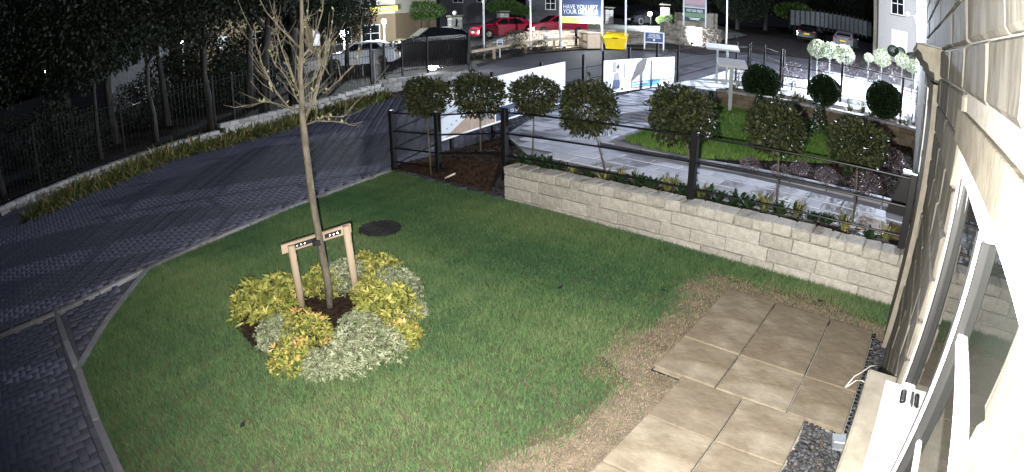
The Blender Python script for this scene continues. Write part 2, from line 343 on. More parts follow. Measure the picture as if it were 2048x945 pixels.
def tuft_mesh(name, n, spread, length, width, seed, up=0.8, segs=3):           # arching strap leaves
    global rng; rng = np.random.default_rng(seed); V, Fs, T = [], [], []
    for i in range(n):
        a = rng.uniform(0, 2*PI); r = spread*rng.random(); b = np.array([math.cos(a)*r*.5, math.sin(a)*r*.5, 0]); L = length*rng.uniform(.6, 1.2); out = rng.uniform(.25, 1.0)
        dr = np.array([math.cos(a), math.sin(a), 0]); sd = np.array([-math.sin(a), math.cos(a), 0]); k = len(V); t = float(np.clip(rng.normal(.45, .25), 0, 1))
        for s in range(segs+1):
            q = s/segs; p = b+dr*L*out*q+np.array([0, 0, L*(up*q*1.6-out*1.1*q*q)]); w = width*(1-q)**.6*.5
            p[2] = max(p[2], 0.01); V += [p-sd*w, p+sd*w]; T += [t, t]
        Fs += [(k+2*s, k+2*s+1, k+2*s+3, k+2*s+2) for s in range(segs)]
    return npmesh(name, V, Fs, tone=T)
def scatter_blades(poly_test, zf, box, n, h, w, seed, tonef):
    global rng; rng = np.random.default_rng(seed); x0, x1, y0, y1 = box
    P = np.stack([rng.uniform(x0, x1, n), rng.uniform(y0, y1, n)], 1); P = P[poly_test(P)]; n = len(P)
    tn, hs, keep = tonef(P); P, tn, hs = P[keep], tn[keep], hs[keep]; n = len(P)
    Z = np.array([zf(x, y) for x, y in P]) if n < 60000 else np.full(n, zf(0, 0))
    B = np.concatenate([P, Z[:, None]], 1); a = rng.uniform(0, 2*PI, n); S = np.stack([np.cos(a), np.sin(a), 0*a], 1)
    b = rng.uniform(0, 2*PI, n); hh = h*hs*rng.uniform(.5, 1.3, n); ln = rng.uniform(.1, .75, n)
    lean = np.stack([np.cos(b)*ln, np.sin(b)*ln, np.ones(n)], 1); ww = (w*rng.uniform(.7, 1.3, n))[:, None]
    V = np.stack([B-S*ww*.5, B+S*ww*.5, B+lean*hh[:, None]*.55+S*ww*.4, B+lean*hh[:, None]*.55-S*ww*.4, B+lean*hh[:, None]*np.array([1.25, 1.25, 1])], 1).reshape(-1, 3)
    k = np.arange(n)*5; T = np.concatenate([np.stack([k, k+1, k+2], 1), np.stack([k, k+2, k+3], 1), np.stack([k+3, k+2, k+4], 1)])
    return V, T, np.repeat(tn, 5)
def fnoise(P, s, seed):                     # slow patchiness
    g = np.random.default_rng(seed); r = np.zeros(len(P))
    for i in range(7):
        k = g.normal(size=2); k = k/np.linalg.norm(k)*s*g.uniform(.5, 2.2); r += np.sin(P@k+g.uniform(0, 7))*g.uniform(.5, 1)
    return r/3.2

# ================================================================== SETTING
LX, WX, WY = -8.55, 0.33, 6.55           # lawn's drive edge, house wall plane, low wall front
GROUND = [(-160, -12), (60, -12), (60, 170), (-160, 170)]
sheet('ground', np.linspace(-160, 60, 56), np.concatenate([np.linspace(-12, 50, 63), np.linspace(55, 170, 24)]), lambda x, y: terr(y)-0.07, 'soil')
DRIVE = [(-15.2, -6), (-15.2, 0), (-15.4, 4), (-15.6, 8), (-15.9, 12), (-15.6, 14.6), (-17.3, 17.2), (-18.4, 19.0), (-18.7, 23.2), (-17.4, 25.9), (-15.6, 28.1), (-14, 28.3), (-13.1, 28.9), (-11.3, 28.9), (-10.5, 33), (-5, 36), (2, 36), (2, -6)]
drive = polysheet('driveway', DRIVE, lambda x, y: terr(y)-0.045, 'sett', cut=2.0)
dm = drive.data.materials[0]
# beyond the built setts the joints are left to the material
m = bpy.data.materials.new('sett_far'); m.use_nodes = True; N = m.node_tree.nodes; L = m.node_tree.links; b = N['Principled BSDF']; b.inputs['Roughness'].default_value = 0.7
tc = N.new('ShaderNodeTexCoord'); br = N.new('ShaderNodeTexBrick'); br.inputs['Scale'].default_value = 1.0; br.inputs['Brick Width'].default_value = 0.2; br.inputs['Row Height'].default_value = 0.1; br.inputs['Mortar Size'].default_value = 0.006
br.inputs['Color1'].default_value = (0.078, 0.080, 0.105, 1); br.inputs['Color2'].default_value = (0.115, 0.114, 0.138, 1); br.inputs['Mortar'].default_value = (0.045, 0.046, 0.055, 1)
nz = N.new('ShaderNodeTexNoise'); nz.inputs['Scale'].default_value = 0.5; nz.inputs['Detail'].default_value = 5
mx = N.new('ShaderNodeMixRGB'); mx.blend_type = 'MULTIPLY'; mx.inputs[0].default_value = 0.55; rp = N.new('ShaderNodeValToRGB'); rp.color_ramp.elements[0].position = .3; rp.color_ramp.elements[1].position = .7; rp.color_ramp.elements[0].color = (.45, .42, .42, 1)
L.new(tc.outputs['Object'], br.inputs[0]); L.new(tc.outputs['Object'], nz.inputs[0]); L.new(nz.outputs[0], rp.inputs[0]); L.new(br.outputs[0], mx.inputs[1]); L.new(rp.outputs[0], mx.inputs[2]); L.new(mx.outputs[0], b.inputs['Base Color'])
MT['sett_far'] = m; drive.data.materials.clear(); drive.data.materials.append(m)
# setts: herringbone 200 x 100, real blocks near the lawn
LAWN = [(LX, 6.56), (-8.32, 4.76), (-8.06, 3.26), (-7.92, 2.31), (-7.70, 1.36), (-6.56, .43), (-5.69, -.17), (-3.8, -.15), (1, -.15), (WX, -.15), (WX, WY), (-5.7, WY)]
def sett_geo(c, horiz, jit):
    w, l = (.1975, .0975) if horiz else (.0975, .1975); z = jit; t = .003
    V = [(c[0]+sx*w/2, c[1]+sy*l/2, -.03) for sx, sy in ((-1, -1), (1, -1), (1, 1), (-1, 1))]+[(c[0]+sx*w/2, c[1]+sy*l/2, z-t) for sx, sy in ((-1, -1), (1, -1), (1, 1), (-1, 1))]+[(c[0]+sx*(w/2-t), c[1]+sy*(l/2-t), z) for sx, sy in ((-1, -1), (1, -1), (1, 1), (-1, 1))]
    Fs = [(i, (i+1) % 4, 4+(i+1) % 4, 4+i) for i in range(4)]+[(4+i, 4+(i+1) % 4, 8+(i+1) % 4, 8+i) for i in range(4)]+[(8, 9, 10, 11)]
    return V, Fs
cand = []
for i in range(-170, 20):
    for j in range(-40, 140):
        k = (i+j) % 4
        if k == 0: cand.append((.1*i+.1, .1*j+.05, True))
        elif k == 2: cand.append((.1*i+.05, .1*j+.1, False))
C = np.array([(a, b_) for a, b_, _ in cand]); hz = np.array([h for *_, h in cand])
sel = inpoly(C, DRIVE) & ~inpoly(C, [(x, y) for x, y in LAWN]) & (C[:, 1] < 12.5) & (C[:, 1] > -3.5) & ~((C[:, 1] > 6.6) & (C[:, 0] > LX-.12)) & (C[:, 0] < -2.5)
# keep clear of the kerb stones
KERB = [(LX, 6.56), (-8.32, 4.76), (-8.06, 3.26), (-7.92, 2.31), (-7.70, 1.36), (-6.56, .43), (-5.69, -.17), (-4.6, -.18), (-3.4, -.17), (-2.2, -.17)]
KERB2 = [(-7.72, 1.30), (-7.52, .49), (-7.40, -.27), (-7.42, -1.4), (-7.5, -3.0)]; KERB3 = [(-7.34, -.25), (-6.4, -.22), (-5.76, -.19)]
def pdist(P, pl):
    d = np.full(len(P), 1e9)
    for a, b_ in zip(pl[:-1], pl[1:]):
        a = np.array(a); b_ = np.array(b_); t = np.clip(((P-a)@(b_-a))/((b_-a)@(b_-a)), 0, 1); d = np.minimum(d, np.hypot(*(P-a-t[:, None]*(b_-a)).T))
    return d
for kl in (KERB, KERB2, KERB3): sel &= pdist(C, kl) > .150
C, hz = C[sel], hz[sel]; order = np.argsort(np.hypot(C[:, 0], C[:, 1])); C, hz = C[order], hz[order]
rng = np.random.default_rng(5)
ms = {}
for h in (True, False): ms[h] = npmesh('sett', *[np.array(x) for x in sett_geo((0, 0), h, 0)][:2])
for q in range(300):
    o = link('sett', ms[bool(hz[q])], 'sett_single', drive); o.location = (C[q, 0], C[q, 1], terr(C[q, 1])+rng.uniform(-.002, .001))
V, Fs, T = [], [], []
for q in range(300, len(C)):
    v, f = sett_geo(C[q], bool(hz[q]), rng.uniform(-.002, .001)); n = len(V); z = terr(C[q, 1]); V += [(a, b_, c+z) for a, b_, c in v]; Fs += [tuple(i+n for i in g) for g in f]; T += [float(np.clip(rng.normal(.5, .18)+.5*fnoise(C[q:q+1]*np.array([1, .35]), 1.1, 4)[0], 0, 1))]*12
st = link('setts', npmesh('setts', V, Fs, tone=T), 'sett', drive, kind='stuff')
# kerb edging stones, flush
kb = thing('kerb_edging', None, None, kind='structure')
for pl in (KERB, KERB2, KERB3):
    for a, b_ in zip(pl[:-1], pl[1:]):
        a = np.array(a); b_ = np.array(b_); n = max(1, round(np.hypot(*(b_-a))/.9)); d = (b_-a)/n; ang = math.atan2(d[1], d[0])
        for i in range(n): c = a+d*(i+.5); block('edging_stone', (c[0], c[1], -.05), (np.hypot(*d)-.012, .09, .12), 'kerb', kb, b=.006, jit=.001, rz=ang)

# ---- front lawn
PX = [-1.673, -1.073, -.401, .138]; PY = [5.726, 4.465, 3.86]; QX = [-1.397, -.806, -.217]; QY = [3.86, 3.226, 2.59, 1.95, 1.31, .67, .03]
lawn = polysheet('lawn', [(x, y) for x, y in LAWN if x < 1 and not (x == 1)], lambda x, y: -.035, 'turf_soil', cut=1.0)
WT_ = [(-1.2, PY[0]+.30), (.33, PY[0]+.28), (.33, PY[0]-.1), (PX[0], PY[0]-.1), (PX[0], PY[2]), (QX[0], PY[2]), (QX[0], -.1)]+[(QX[0]-.44+.10*math.sin(q*2.3)+.07*math.sin(q*5.1), q) for q in np.linspace(-.1, 3.6, 16)]+[(PX[0]-.50+.10*math.sin(q*3.1)+.06*math.sin(q*7), q) for q in np.linspace(3.8, 5.5, 8)]+[(PX[0]-.28, PY[0]+.26)]
polysheet('worn_turf', WT_, lambda x, y: -.030, 'worn_turf', cut=1.0)
def in_patio(P, g=0.0):
    a = (P[:, 0] > PX[0]-g) & (P[:, 1] < PY[0]+g) & (P[:, 1] > PY[2]-g); b_ = (P[:, 0] > QX[0]-g) & (P[:, 1] <= PY[2]); return a | b_
def patio_dist(P):
    d1 = np.maximum(np.maximum(PX[0]-P[:, 0], P[:, 1]-PY[0]), PY[2]-P[:, 1]); d2 = np.maximum(QX[0]-P[:, 0], P[:, 1]-PY[2]); return np.minimum(d1, d2)
BEDC = np.array([-4.78, 2.45])
lawnp = [(x+.05, y) if x < -5 else (x, y) for x, y in LAWN if x < 1]
def lawn_tone(P):
    d = patio_dist(P); n1 = fnoise(P, 2.2, 1); n2 = fnoise(P, 9, 2); n3 = fnoise(P, .9, 9)
    lim = np.where(P[:, 1] > PY[0], .40, .64)+.18*n1+.08*n2
    dead = np.clip((lim-d)/.30, 0, 1)
    kd = pdist(P, KERB[:7]); dead = np.maximum(dead, .75*np.clip((.16+.10*n2-kd)/.15, 0, 1)*(P[:, 1] > 1.5))
    near = np.clip((1.0+n1*.5-np.hypot((P[:, 0]+2.6)*.8, P[:, 1]-1.5))/.8, 0, 1)*.35
    g = np.random.default_rng(3)
    tone = np.clip(.26+.17*n1+.16*n3+.09*n2+g.normal(0, .12, len(P)), 0, .62); dr = g.random(len(P)) < dead*.95+near*.5
    tone = np.where(dr, np.clip(g.normal(.86, .12, len(P)), .55, 1), tone)
    hs = np.where(dr, .36, 1.0+.30*n1+.12*n3+.25*np.clip(1-(WY-P[:, 1])/.5, 0, 1)); keep = (g.random(len(P)) > dead*.55) & (np.hypot((P[:, 0]-DRC[0])/.30, (P[:, 1]-DRC[1])/.30) > 1)
    bd = np.hypot((P[:, 0]-BEDC[0])/.80, (P[:, 1]-BEDC[1])/.78) > 1
    return tone, np.clip(hs, .3, 1.8), keep & bd
DRC = gr(760, 458)[:2]
V, Fs, T = scatter_blades(lambda P: inpoly(P, lawnp) & ~in_patio(P, .015) & ~((P[:, 0] > .12) & (P[:, 1] < PY[0])), lambda x, y: -.03, (-8.6, .33, -.2, WY), 640000, .046, .0052, 11, lawn_tone)
link('lawn_grass', npmesh('lawn_grass', V, Fs, tone=T), 'grass', label='short green lawn, worn brown along the stone patio', cat='grass', kind='stuff')

# ---- stone patio of single slabs
patio = link('patio', MB().box((-.76, 4.79, -.055), (1.85, 1.90, .05)).box((-.80, 1.92, -.055), (1.20, 3.84, .05)).mesh('patio'), 'mortar', kind='structure')
def slab(x0, x1, y0, y1): block('paving_slab', ((x0+x1)/2, (y0+y1)/2, -.004+random.uniform(-.003, .003)), (x1-x0-.014, y1-y0-.014, .045), 'sandstone', patio, b=.007, jit=.0025)
for x0, x1 in zip(PX[:-1], PX[1:]):
    for y1, y0 in zip(PY[:-1], PY[1:]): slab(x0, x1, y0, y1)
for x0, x1 in zip(QX[:-1], QX[1:]):
    for y1, y0 in zip(QY[:-1], QY[1:]): slab(x0, x1, y0, y1)
# gravel strip by the house
rng = np.random.default_rng(21); V, Fs, T = [], [], []
for q in range(2600):
    x, y = rng.uniform(-.21, WX), rng.uniform(1.6, 3.84)
    if q % 4 == 0: x, y = rng.uniform(.17, WX), rng.uniform(3.8, 5.6)
    r = rng.uniform(.008, .017); P = BOXV*2*r*rng.uniform(.6, 1.2, (8, 3))+np.array([x, y, -.015+rng.uniform(-.008, .012)]); n = len(V); V += list(P); Fs += [tuple(i+n for i in f) for f in BOXF]; T += [rng.random()]*8
link('gravel', npmesh('gravel', V, Fs, tone=T), 'gravel', label='dark gravel strip between patio and house wall', cat='gravel', kind='stuff')
t = thing('drain_channel', 'dark slotted drain channel along the patio edge by the house', 'drain', (.158, 4.8, -.01))
MB().box((0, 0, -.02), (.035, 1.85, .03)).build('channel', 'drain_plastic', t)
for k in range(30): block('slot_bar', (0, -.9+k*.062, .001), (.03, .035, .012), 'black_metal', t, b=.002)
for (u, v), lb in zip(((1329, 584), (1640, 604), (486, 852), (1120, 577)), ('small curled dead leaf lying on the worn turf left of the patio', 'small dead leaf lying in the grass before the low wall', 'small dark dead leaf lying on the near left lawn', 'small dead leaf lying on the middle of the lawn')):
    c = at(u, v, 2, .02); t = link('dead_leaf', npmesh('dead_leaf', [(-.05, 0, .01), (0, -.02, .0), (.05, 0, .02), (0, .02, .012)], [(0, 1, 2, 3)]), 'rubber', label=lb, cat='leaf'); t.location = (c[0], c[1], .025); t.rotation_euler = (0, 0, u)
c = at(1678, 886, 2, 0.0); t = thing('drain_cover', 'small grey plastic drain cover lying in the gravel', 'drain', (c[0], c[1], 0), .25)
MB().bev((0, 0, 0), (.13, .20, .03), .006).build('lid', 'drain_plastic', t); MB().box((0, -.02, .018), (.10, .012, .004)).build('slot', 'cable', t)
mb = MB(); p0 = at(1690, 775, 2, .02); p1 = at(1722, 746, 2, .10); p2 = at(1740, 733, 2, .12); p3 = at(1757, 731, 2, .10)
mb.tube([p0, p0*.5+p1*.5+np.array([0, 0, .04]), p1, p2, p3], .006, 6)
q1 = at(1712, 762, 2, .04); q2 = at(1722, 761, 2, .05); q3 = at(1735, 767, 2, .06); mb.tube([p0+np.array([.01, 0, .005]), q1, q2, q3], .006, 6)
mb.build('cable', 'cable', label='pale looped cable trailing from the house wall onto the patio', cat='cable', smooth=True)
# round mesh cover in the lawn
t = thing('mesh_cover', 'dark round mesh cover set in the lawn behind the tree', 'cover', (DRC[0], DRC[1], 0))
mb = MB()
for k in range(-5, 6):
    w = math.sqrt(max(0, .30**2-(k*.055)**2)); mb.tube([(-w, k*.055, .012), (w, k*.055, .012)], .009, 5); mb.tube([(k*.055, -w, .02), (k*.055, w, .02)], .009, 5)
mb.build('grid', 'rubber', t); MB().prism([(.31*math.cos(a*PI/12), .31*math.sin(a*PI/12)) for a in range(24)], -.03, -.005).build('pit', 'soil', t)

# ---- low stone wall between lawn and raised path
lw = thing('low_stone_wall', 'pale split-faced stone garden wall with coping, retaining the bed beside the lawn', 'wall', (0, WY, 0))
X0, X1 = -5.68, WX-.02; topz = lambda x: .53+.105*(x-X0)/(X1-X0)
MB().add([(X0+.03, .03, -.2), (X1, .03, -.2), (X1, .27, -.2), (X0+.03, .27, -.2), (X0+.03, .03, .40), (X1, .03, .50), (X1, .27, .50), (X0+.03, .27, .40)], BOXF).build('core', 'mortar', lw)
x = X0; k = 0
while x < X1-.05:
    w = min(random.uniform(.225, .27), X1-x); z = topz(x+w/2); o = block('coping_stone', (x+w/2, .15+random.uniform(-.008, .008), z-.07+random.uniform(-.006, .004)), (w-.006, .335, .135), 'wall_stone', lw, b=.016, jit=.008); x += w
for r, (ht, off) in enumerate(((.175, 0), (.175, .25), (.175, .1))):
    x = X0-off*.6; 
    while x < X1-.02:
        w = random.choice((.44, .58, .66, .50)); a, b_ = max(x, X0), min(x+w, X1)
        if b_-a > .05:
            z = topz((a+b_)/2)-.145-ht*(r+.5)-.004*r; block('wall_stone', ((a+b_)/2, .10+random.uniform(-.008, .004), z), (b_-a-.005, .20+random.uniform(0, .012), ht-.005), 'wall_stone', lw, b=.007, jit=.003)
        x += w
# ---- estate rail fence: across the lawn and along the drive
def post(parent, x, y, z, h, w=.07): o = MB().bev((0, 0, h/2), (w, w, h), .006).build('post', 'black_metal', parent); o.location = (x, y, z); return o
def rail(parent, a, b_, r=.011, name='rail'): MB().tube([a, b_], r, 7).build(name, 'black_metal', parent)
ef = thing('estate_fence', 'black rail fence with square posts along the low wall from the drive corner', 'fence')
P5 = [(-8.52, 6.63, 0, 1.16), (-7.33, 6.70, .10, 1.10), (-5.86, 6.78, .22, 1.17), (-2.70, 6.82, .50, .96), (.23, 6.82, .55, .98)]
for x, y, z, h in P5: post(ef, x, y, z, h, .095)
for (a, b_) in zip(P5[:-1], P5[1:]):
    za, zb = a[2]+a[3], b_[2]+b_[3]
    for d in (.05, .40, .73, 1.0) if a[0] < -6 else (.06, .40, .76):
        rail(ef, (a[0], a[1], za-d), (b_[0], b_[1], zb-d-(.06 if (d == 1.0 and b_[0] > -6) else 0)), .0145)
FX = -8.65
df = thing('estate_fence', 'black estate rail fence carrying two banners between drive and paved path', 'fence')
path = lambda x, y: .42+.03*(y-7.5)
ys = [8.3, 9.6, 11.4, 13.3, 14.35, 15.9, 17.9, 19.7, 24.0]
for y in ys: post(df, FX, y, terr(y)-.05, 1.55 if y < 19 else 1.32, .075)
for i, (a, b_) in enumerate(zip([6.63]+ys[:-1], ys)):
    for d in (.12, .45, .80, 1.12):
        z = lambda y: (1.16 if y < 7 else (1.45 if y < 8.5 else (terr(y)+1.27 if y > 19 else 1.45+.027*(y-8.3)+.0)))-d
        rail(df, (FX, a, z(a)), (FX, b_, z(b_)), .013)
# banners lashed to that fence
def banner(y0, y1, zb0, zb1, h, label):
    t = thing('banner', label, 'banner', (FX+.07, y0, 0), group=None); sl = (zb1-zb0)/(y1-y0)
    def quad(name, a0, a1, b0, b1, m, lift=.004):               # fractions along / up the banner
        Lh = y1-y0; V = [(lift, a0*Lh, zb0+sl*a0*Lh+b0*h), (lift, a1*Lh, zb0+sl*a1*Lh+b0*h), (lift, a1*Lh, zb0+sl*a1*Lh+b1*h), (lift, a0*Lh, zb0+sl*a0*Lh+b1*h)]
        return link(name, npmesh(name, V, [(0, 1, 2, 3)]), m, t)
    def poly(name, pts, m, lift=.006):
        Lh = y1-y0; return link(name, npmesh(name, [(lift, a*Lh, zb0+sl*a*Lh+b_*h) for a, b_ in pts], [tuple(range(len(pts)))]), m, t)
    Lh = y1-y0; MB().add([(-.02, 0, zb0), (.0, 0, zb0), (.0, Lh, zb1), (-.02, Lh, zb1), (-.02, 0, zb0+h), (0, 0, zb0+h), (0, Lh, zb1+h), (-.02, Lh, zb1+h)], BOXF).build('sheet', 'print_white', t)
    def words(s, size, a, b_, m, width=None):
        Mx = Matrix(((0, 0, 1, .010), (1, 0, 0, a*Lh), (sl, 1, 0, zb0+sl*a*Lh+b_*h), (0, 0, 0, 1))); text_mesh('lettering', s, size, m, t, Mx, width)
    return quad, poly, words
q, pl, wd = banner(7.76, 12.33, .29, .60, 1.08, 'long white banner printed with a pale kitchen and a navy strip, on the rail fence')
q('kitchen_picture', .015, .40, .04, .95, 'print_skyblue'); pl('picture_floor', [(.06, .04), (.40, .04), (.40, .40), (.24, .40)], 'print_wood'); pl('picture_units', [(.015, .04), (.06, .04), (.23, .40), (.23, .55), (.06, .44), (.015, .40)], 'print_paleblue', .008)
pl('picture_worktop', [(.015, .42), (.06, .45), (.23, .57), (.23, .59), (.06, .49), (.015, .46)], 'print_grey', .010); q('picture_hood', .20, .235, .56, .72, 'print_grey', .010); pl('picture_wall_units', [(.02, .95), (.02, .72), (.10, .66), (.17, .72), (.17, .95)], 'print_white', .009); q('picture_table', .29, .38, .16, .36, 'print_grey', .010); q('picture_window', .26, .36, .50, .80, 'print_white', .009)
for k in range(5): q('picture_handle', .07+k*.03, .08+k*.03, .20+k*.05, .23+k*.05, 'print_grey', .011)
q('navy_strip', .41, .99, .04, .33, 'print_navy'); wd('Talk to us to find out more', .17, .635, .19, 'print_white', 1.7); wd('NEAR HERE', .2, .88, .2, 'print_white', .8)
q, pl, wd = banner(14.26, 19.22, .62, .61, 1.0, 'white banner with a family photograph and a blue strip, farther along the rail fence')
pl('picture_parent', [(.10, .10), (.16, .08), (.20, .25), (.18, .50), (.17, .62), (.12, .60), (.11, .35)], 'print_grey'); pl('picture_clothes', [(.10, .12), (.19, .12), (.185, .38), (.11, .40)], 'print_navy', .008); pl('picture_child', [(.03, .15), (.08, .12), (.09, .45), (.06, .55), (.04, .40)], 'print_skyblue', .008)
pl('picture_face', [(.15, .66), (.19, .62), (.20, .74), (.16, .78)], 'print_skin', .009); pl('picture_hair', [(.145, .76), (.165, .72), (.185, .80), (.165, .88)], 'rubber', .010); pl('picture_curtain', [(.10, .62), (.145, .62), (.145, .94), (.10, .94)], 'print_grey', .007); pl('picture_plant', [(.235, .40), (.255, .40), (.26, .62), (.25, .92), (.24, .92)], 'print_grey', .008); pl('picture_toy', [(.20, .06), (.24, .06), (.23, .12), (.21, .13)], 'rubber', .009)
q('blue_strip', .33, .76, .05, .27, 'print_blue'); q('text_line', .35, .58, .185, .215, 'print_white', .008); q('text_line', .35, .50, .10, .13, 'print_white', .008); q('logo_box', .77, .98, .05, .27, 'print_paleblue'); q('text_line', .80, .96, .20, .22, 'print_navy', .008); q('text_line', .80, .96, .11, .13, 'print_navy', .008)

# ---- planting beds of bark mulch beside the path
def mound(x, y):
    if y < 6.8 and x < -5.7: f = np.clip((x+8.6)/2.9, 0, 1); return .02+.33*f*np.clip((y-6.45)/.9, 0, 1)
    f = np.clip((x+8.6)/2.0, 0, 1); return min(path(x, y)+.03, .05+.42*f) if x < -6 else path(x, y)+.03+.06*(y < 7.2)
BED1 = [(-8.6, 6.62), (-5.7, 6.56), (-5.7, 6.80), (WX, 6.80), (WX, 7.62), (-2, 7.42), (-4.5, 7.46), (-6.2, 7.62), (-7.6, 8.6), (-8.2, 10.5), (-8.25, 19.5), (-8.62, 19.5)]
beds = polysheet('planting_bed', BED1, mound, 'mulch_bed', cut=.4)
BED2 = [(-3.1, 9.62), (-1.5, 9.55), (0, 9.62), (WX, 9.7), (WX, 14.6), (-.9, 14.6), (-.9, 11.4), (-1.5, 10.5), (-2.6, 10.1)]
polysheet('planting_bed', BED2, lambda x, y: path(x, y)+.05, 'mulch_bed', cut=.5)
def chips(poly, zf, n, seed):
    g = np.random.default_rng(seed); x0, y0 = np.min(poly, 0); x1, y1 = np.max(poly, 0); P = np.stack([g.uniform(x0, x1, n), g.uniform(y0, y1, n)], 1); P = P[inpoly(P, poly)]; V, T = [], []
    for x, y in P:
        a = g.uniform(0, 2*PI); l, w = g.uniform(.02, .05), g.uniform(.008, .02); d = np.array([math.cos(a), math.sin(a), g.uniform(-.5, .5)]); s = np.array([-math.sin(a), math.cos(a), g.uniform(-.4, .4)]); c = np.array([x, y, zf(x, y)+.015])
        V += [c-d*l-s*w, c+d*l-s*w*.6, c+d*l*.9+s*w, c-d*l*.8+s*w]; T += [float(np.clip(g.normal(.4, .28), 0, 1))]*4
    k = np.arange(len(P))*4; return npmesh('bark_chips', V, np.stack([k, k+1, k+2, k+3], 1), tone=T)
link('bark_chips', chips(np.array(BED1), mound, 26000, 31), 'mulch', label='dark bark mulch chips over the bed behind the low wall', cat='mulch', kind='stuff')
link('bark_chips', chips(np.array(BED2), lambda x, y: path(x, y)+.05, 7000, 32), 'mulch', label='bark mulch chips between the path and the raised grass island', cat='mulch', kind='stuff')
mb = MB(); hp = [at(u, v, 2, z) for u, v, z in ((890, 357, .10), (905, 350, .17), (920, 344, .20), (935, 337, .24), (946, 326, .27))]; mb.tube(hp, .016, 8); mb.build('hose', 'hose', label='pale pink hose end lying on the mulch by the fence corner', cat='hose', smooth=True)

# ---- paved path of grey flags
PATH = [(-8.2, 19.6), (-8.2, 10.6), (-7.5, 8.7), (-6.1, 7.68), (-4.5, 7.50), (-2, 7.46), (WX, 7.66), (WX, 9.2), (-2.5, 9.15), (-3.5, 9.0), (-4.6, 9.0), (-5.25, 9.3), (-5.35, 12), (-5.4, 14.7), (-5.6, 19.6)]
pth = polysheet('path', PATH, lambda x, y: path(x, y)-.012, 'flag_edge', cut=1.0)
for i in range(0, 16):
    for j in range(0, 32):
        x, y = -8.1+.56*(i+.5*(j % 2)), 7.55+.38*j
        c4 = np.array([(x+a, y+b_) for a in (-.25, .25) for b_ in (-.17, .17)]); 
        if inpoly(c4, PATH).all(): o = block('path_slab', (x, y, path(x, y)), (.548, .368, .03), 'grey_flag', pth, b=.005, jit=.0015)
kb2 = thing('kerb_edging', None, None, kind='structure')
EDG = [(-5.30, 9.35), (-4.6, 9.10), (-3.5, 9.08), (-2.5, 9.25), (-1.2, 9.28), (WX, 9.36)]
for pl_ in (EDG, [(-5.30, 9.35), (-5.38, 11), (-5.42, 12.8), (-5.45, 14.4)]):
    for a, b_ in zip(pl_[:-1], pl_[1:]):
        a = np.array(a); b_ = np.array(b_); n = max(1, round(np.hypot(*(b_-a))/.6)); d = (b_-a)/n
        for i in range(n): c = a+d*(i+.5); block('edging_stone', (c[0], c[1], path(*c)+.02), (np.hypot(*d)-.01, .16, .12), 'flag_edge', kb2, b=.01, jit=.002, rz=math.atan2(d[1], d[0]))
for u, v in ((1573, 400), (1611, 368)):
    c = at(u, v, 2, path(0, 8)+.02); t = thing('path_light', 'small square white path marker with dark centre, set in the paving' if v == 400 else 'tiny round white marker set near the path edge', 'path light', (c[0], c[1], path(*c[:2])+.018)); w = .13 if v == 400 else .05
    MB().bev((0, 0, 0), (w, w, .012), .003).build('rim', 'white_metal', t); MB().box((0, 0, .007), (w*.4, w*.4, .006)).build('centre', 'black_metal', t)
# ---- grass island
ISL = [(-5.2, 9.42), (-4.6, 9.2), (-3.5, 9.2), (-2.9, 9.6), (-2.2, 10.2), (-1.4, 10.8), (-.9, 11.6), (-.9, 14.6), (-5.3, 14.6), (-5.25, 11)]
isz = lambda x, y: path(x, y)+.06
polysheet('grass_island', ISL, isz, 'turf_soil', cut=.8)
def isl_tone(P): n1 = fnoise(P, 2, 5); g = np.random.default_rng(6); return np.clip(.45+.25*n1+g.normal(0, .2, len(P)), 0, 1), np.ones(len(P)), np.ones(len(P), bool)
V, Fs, T = scatter_blades(lambda P: inpoly(P, ISL), isz, (-5.4, -.8, 9.2, 14.6), 45000, .10, .014, 12, isl_tone)
link('island_grass', npmesh('island_grass', V, Fs, tone=T), 'island_grass', label='bright green grass on the raised island beside the path', cat='grass', kind='stuff')
# ---- terrace wall behind the island, terrace and lit paving
TY = 14.7; ter = 1.12
tw = thing('terrace_wall', 'brown block retaining wall with pale coping behind the grass island', 'wall', (0, TY, 0))
MB().box((-2.5, .17, .75), (5.6, .28, .68)).build('core', 'mortar', tw)
for k in range(19): block('coping_stone', (-5.3+.3*k+.15, .15, 1.13), (.29, .34, .07), 'grey_block', tw, b=.012, jit=.006)
for r in range(5):
    x = -5.3-(r % 2)*.2
    while x < .35:
        a, b_ = max(x, -5.3), min(x+.40, .38)
        if b_-a > .05: block('block', ((a+b_)/2, .08, 1.095-.13*(r+.5)), (b_-a-.008, .18, .122), 'brown_block', tw, b=.008, jit=.004)
        x += .4
polysheet('terrace', [(-5.3, TY+.05), (.4, TY+.05), (.4, 16.4), (-5.4, 16.4)], lambda x, y: ter-.02, 'mulch_bed', cut=1.0)
pav = sheet('pavement', np.linspace(-4.6, 5, 8), np.linspace(16.4, 30, 20), lambda x, y: max(ter, terr(y))+.0, 'pale_concrete')
polysheet('pavement_edge', [(-7.9, 19.6), (-5.3, 14.8), (-4.6, 16.4), (-4.6, 24), (-7.9, 24)], lambda x, y: terr(y)+.10, 'pale_concrete', cut=1.0)
st_ = thing('stone_step', 'broad pale stone step at the end of the path, brightly lit', 'step', (0, 0, 0)); sp = [at(u, v, 2, .98)[:2] for u, v in ((1352, 166), (1390, 160), (1470, 166), (1476, 182), (1440, 184), (1392, 176))]
MB().prism([tuple(p) for p in sp], .60, .98).build('slab', 'pale_concrete', st_)

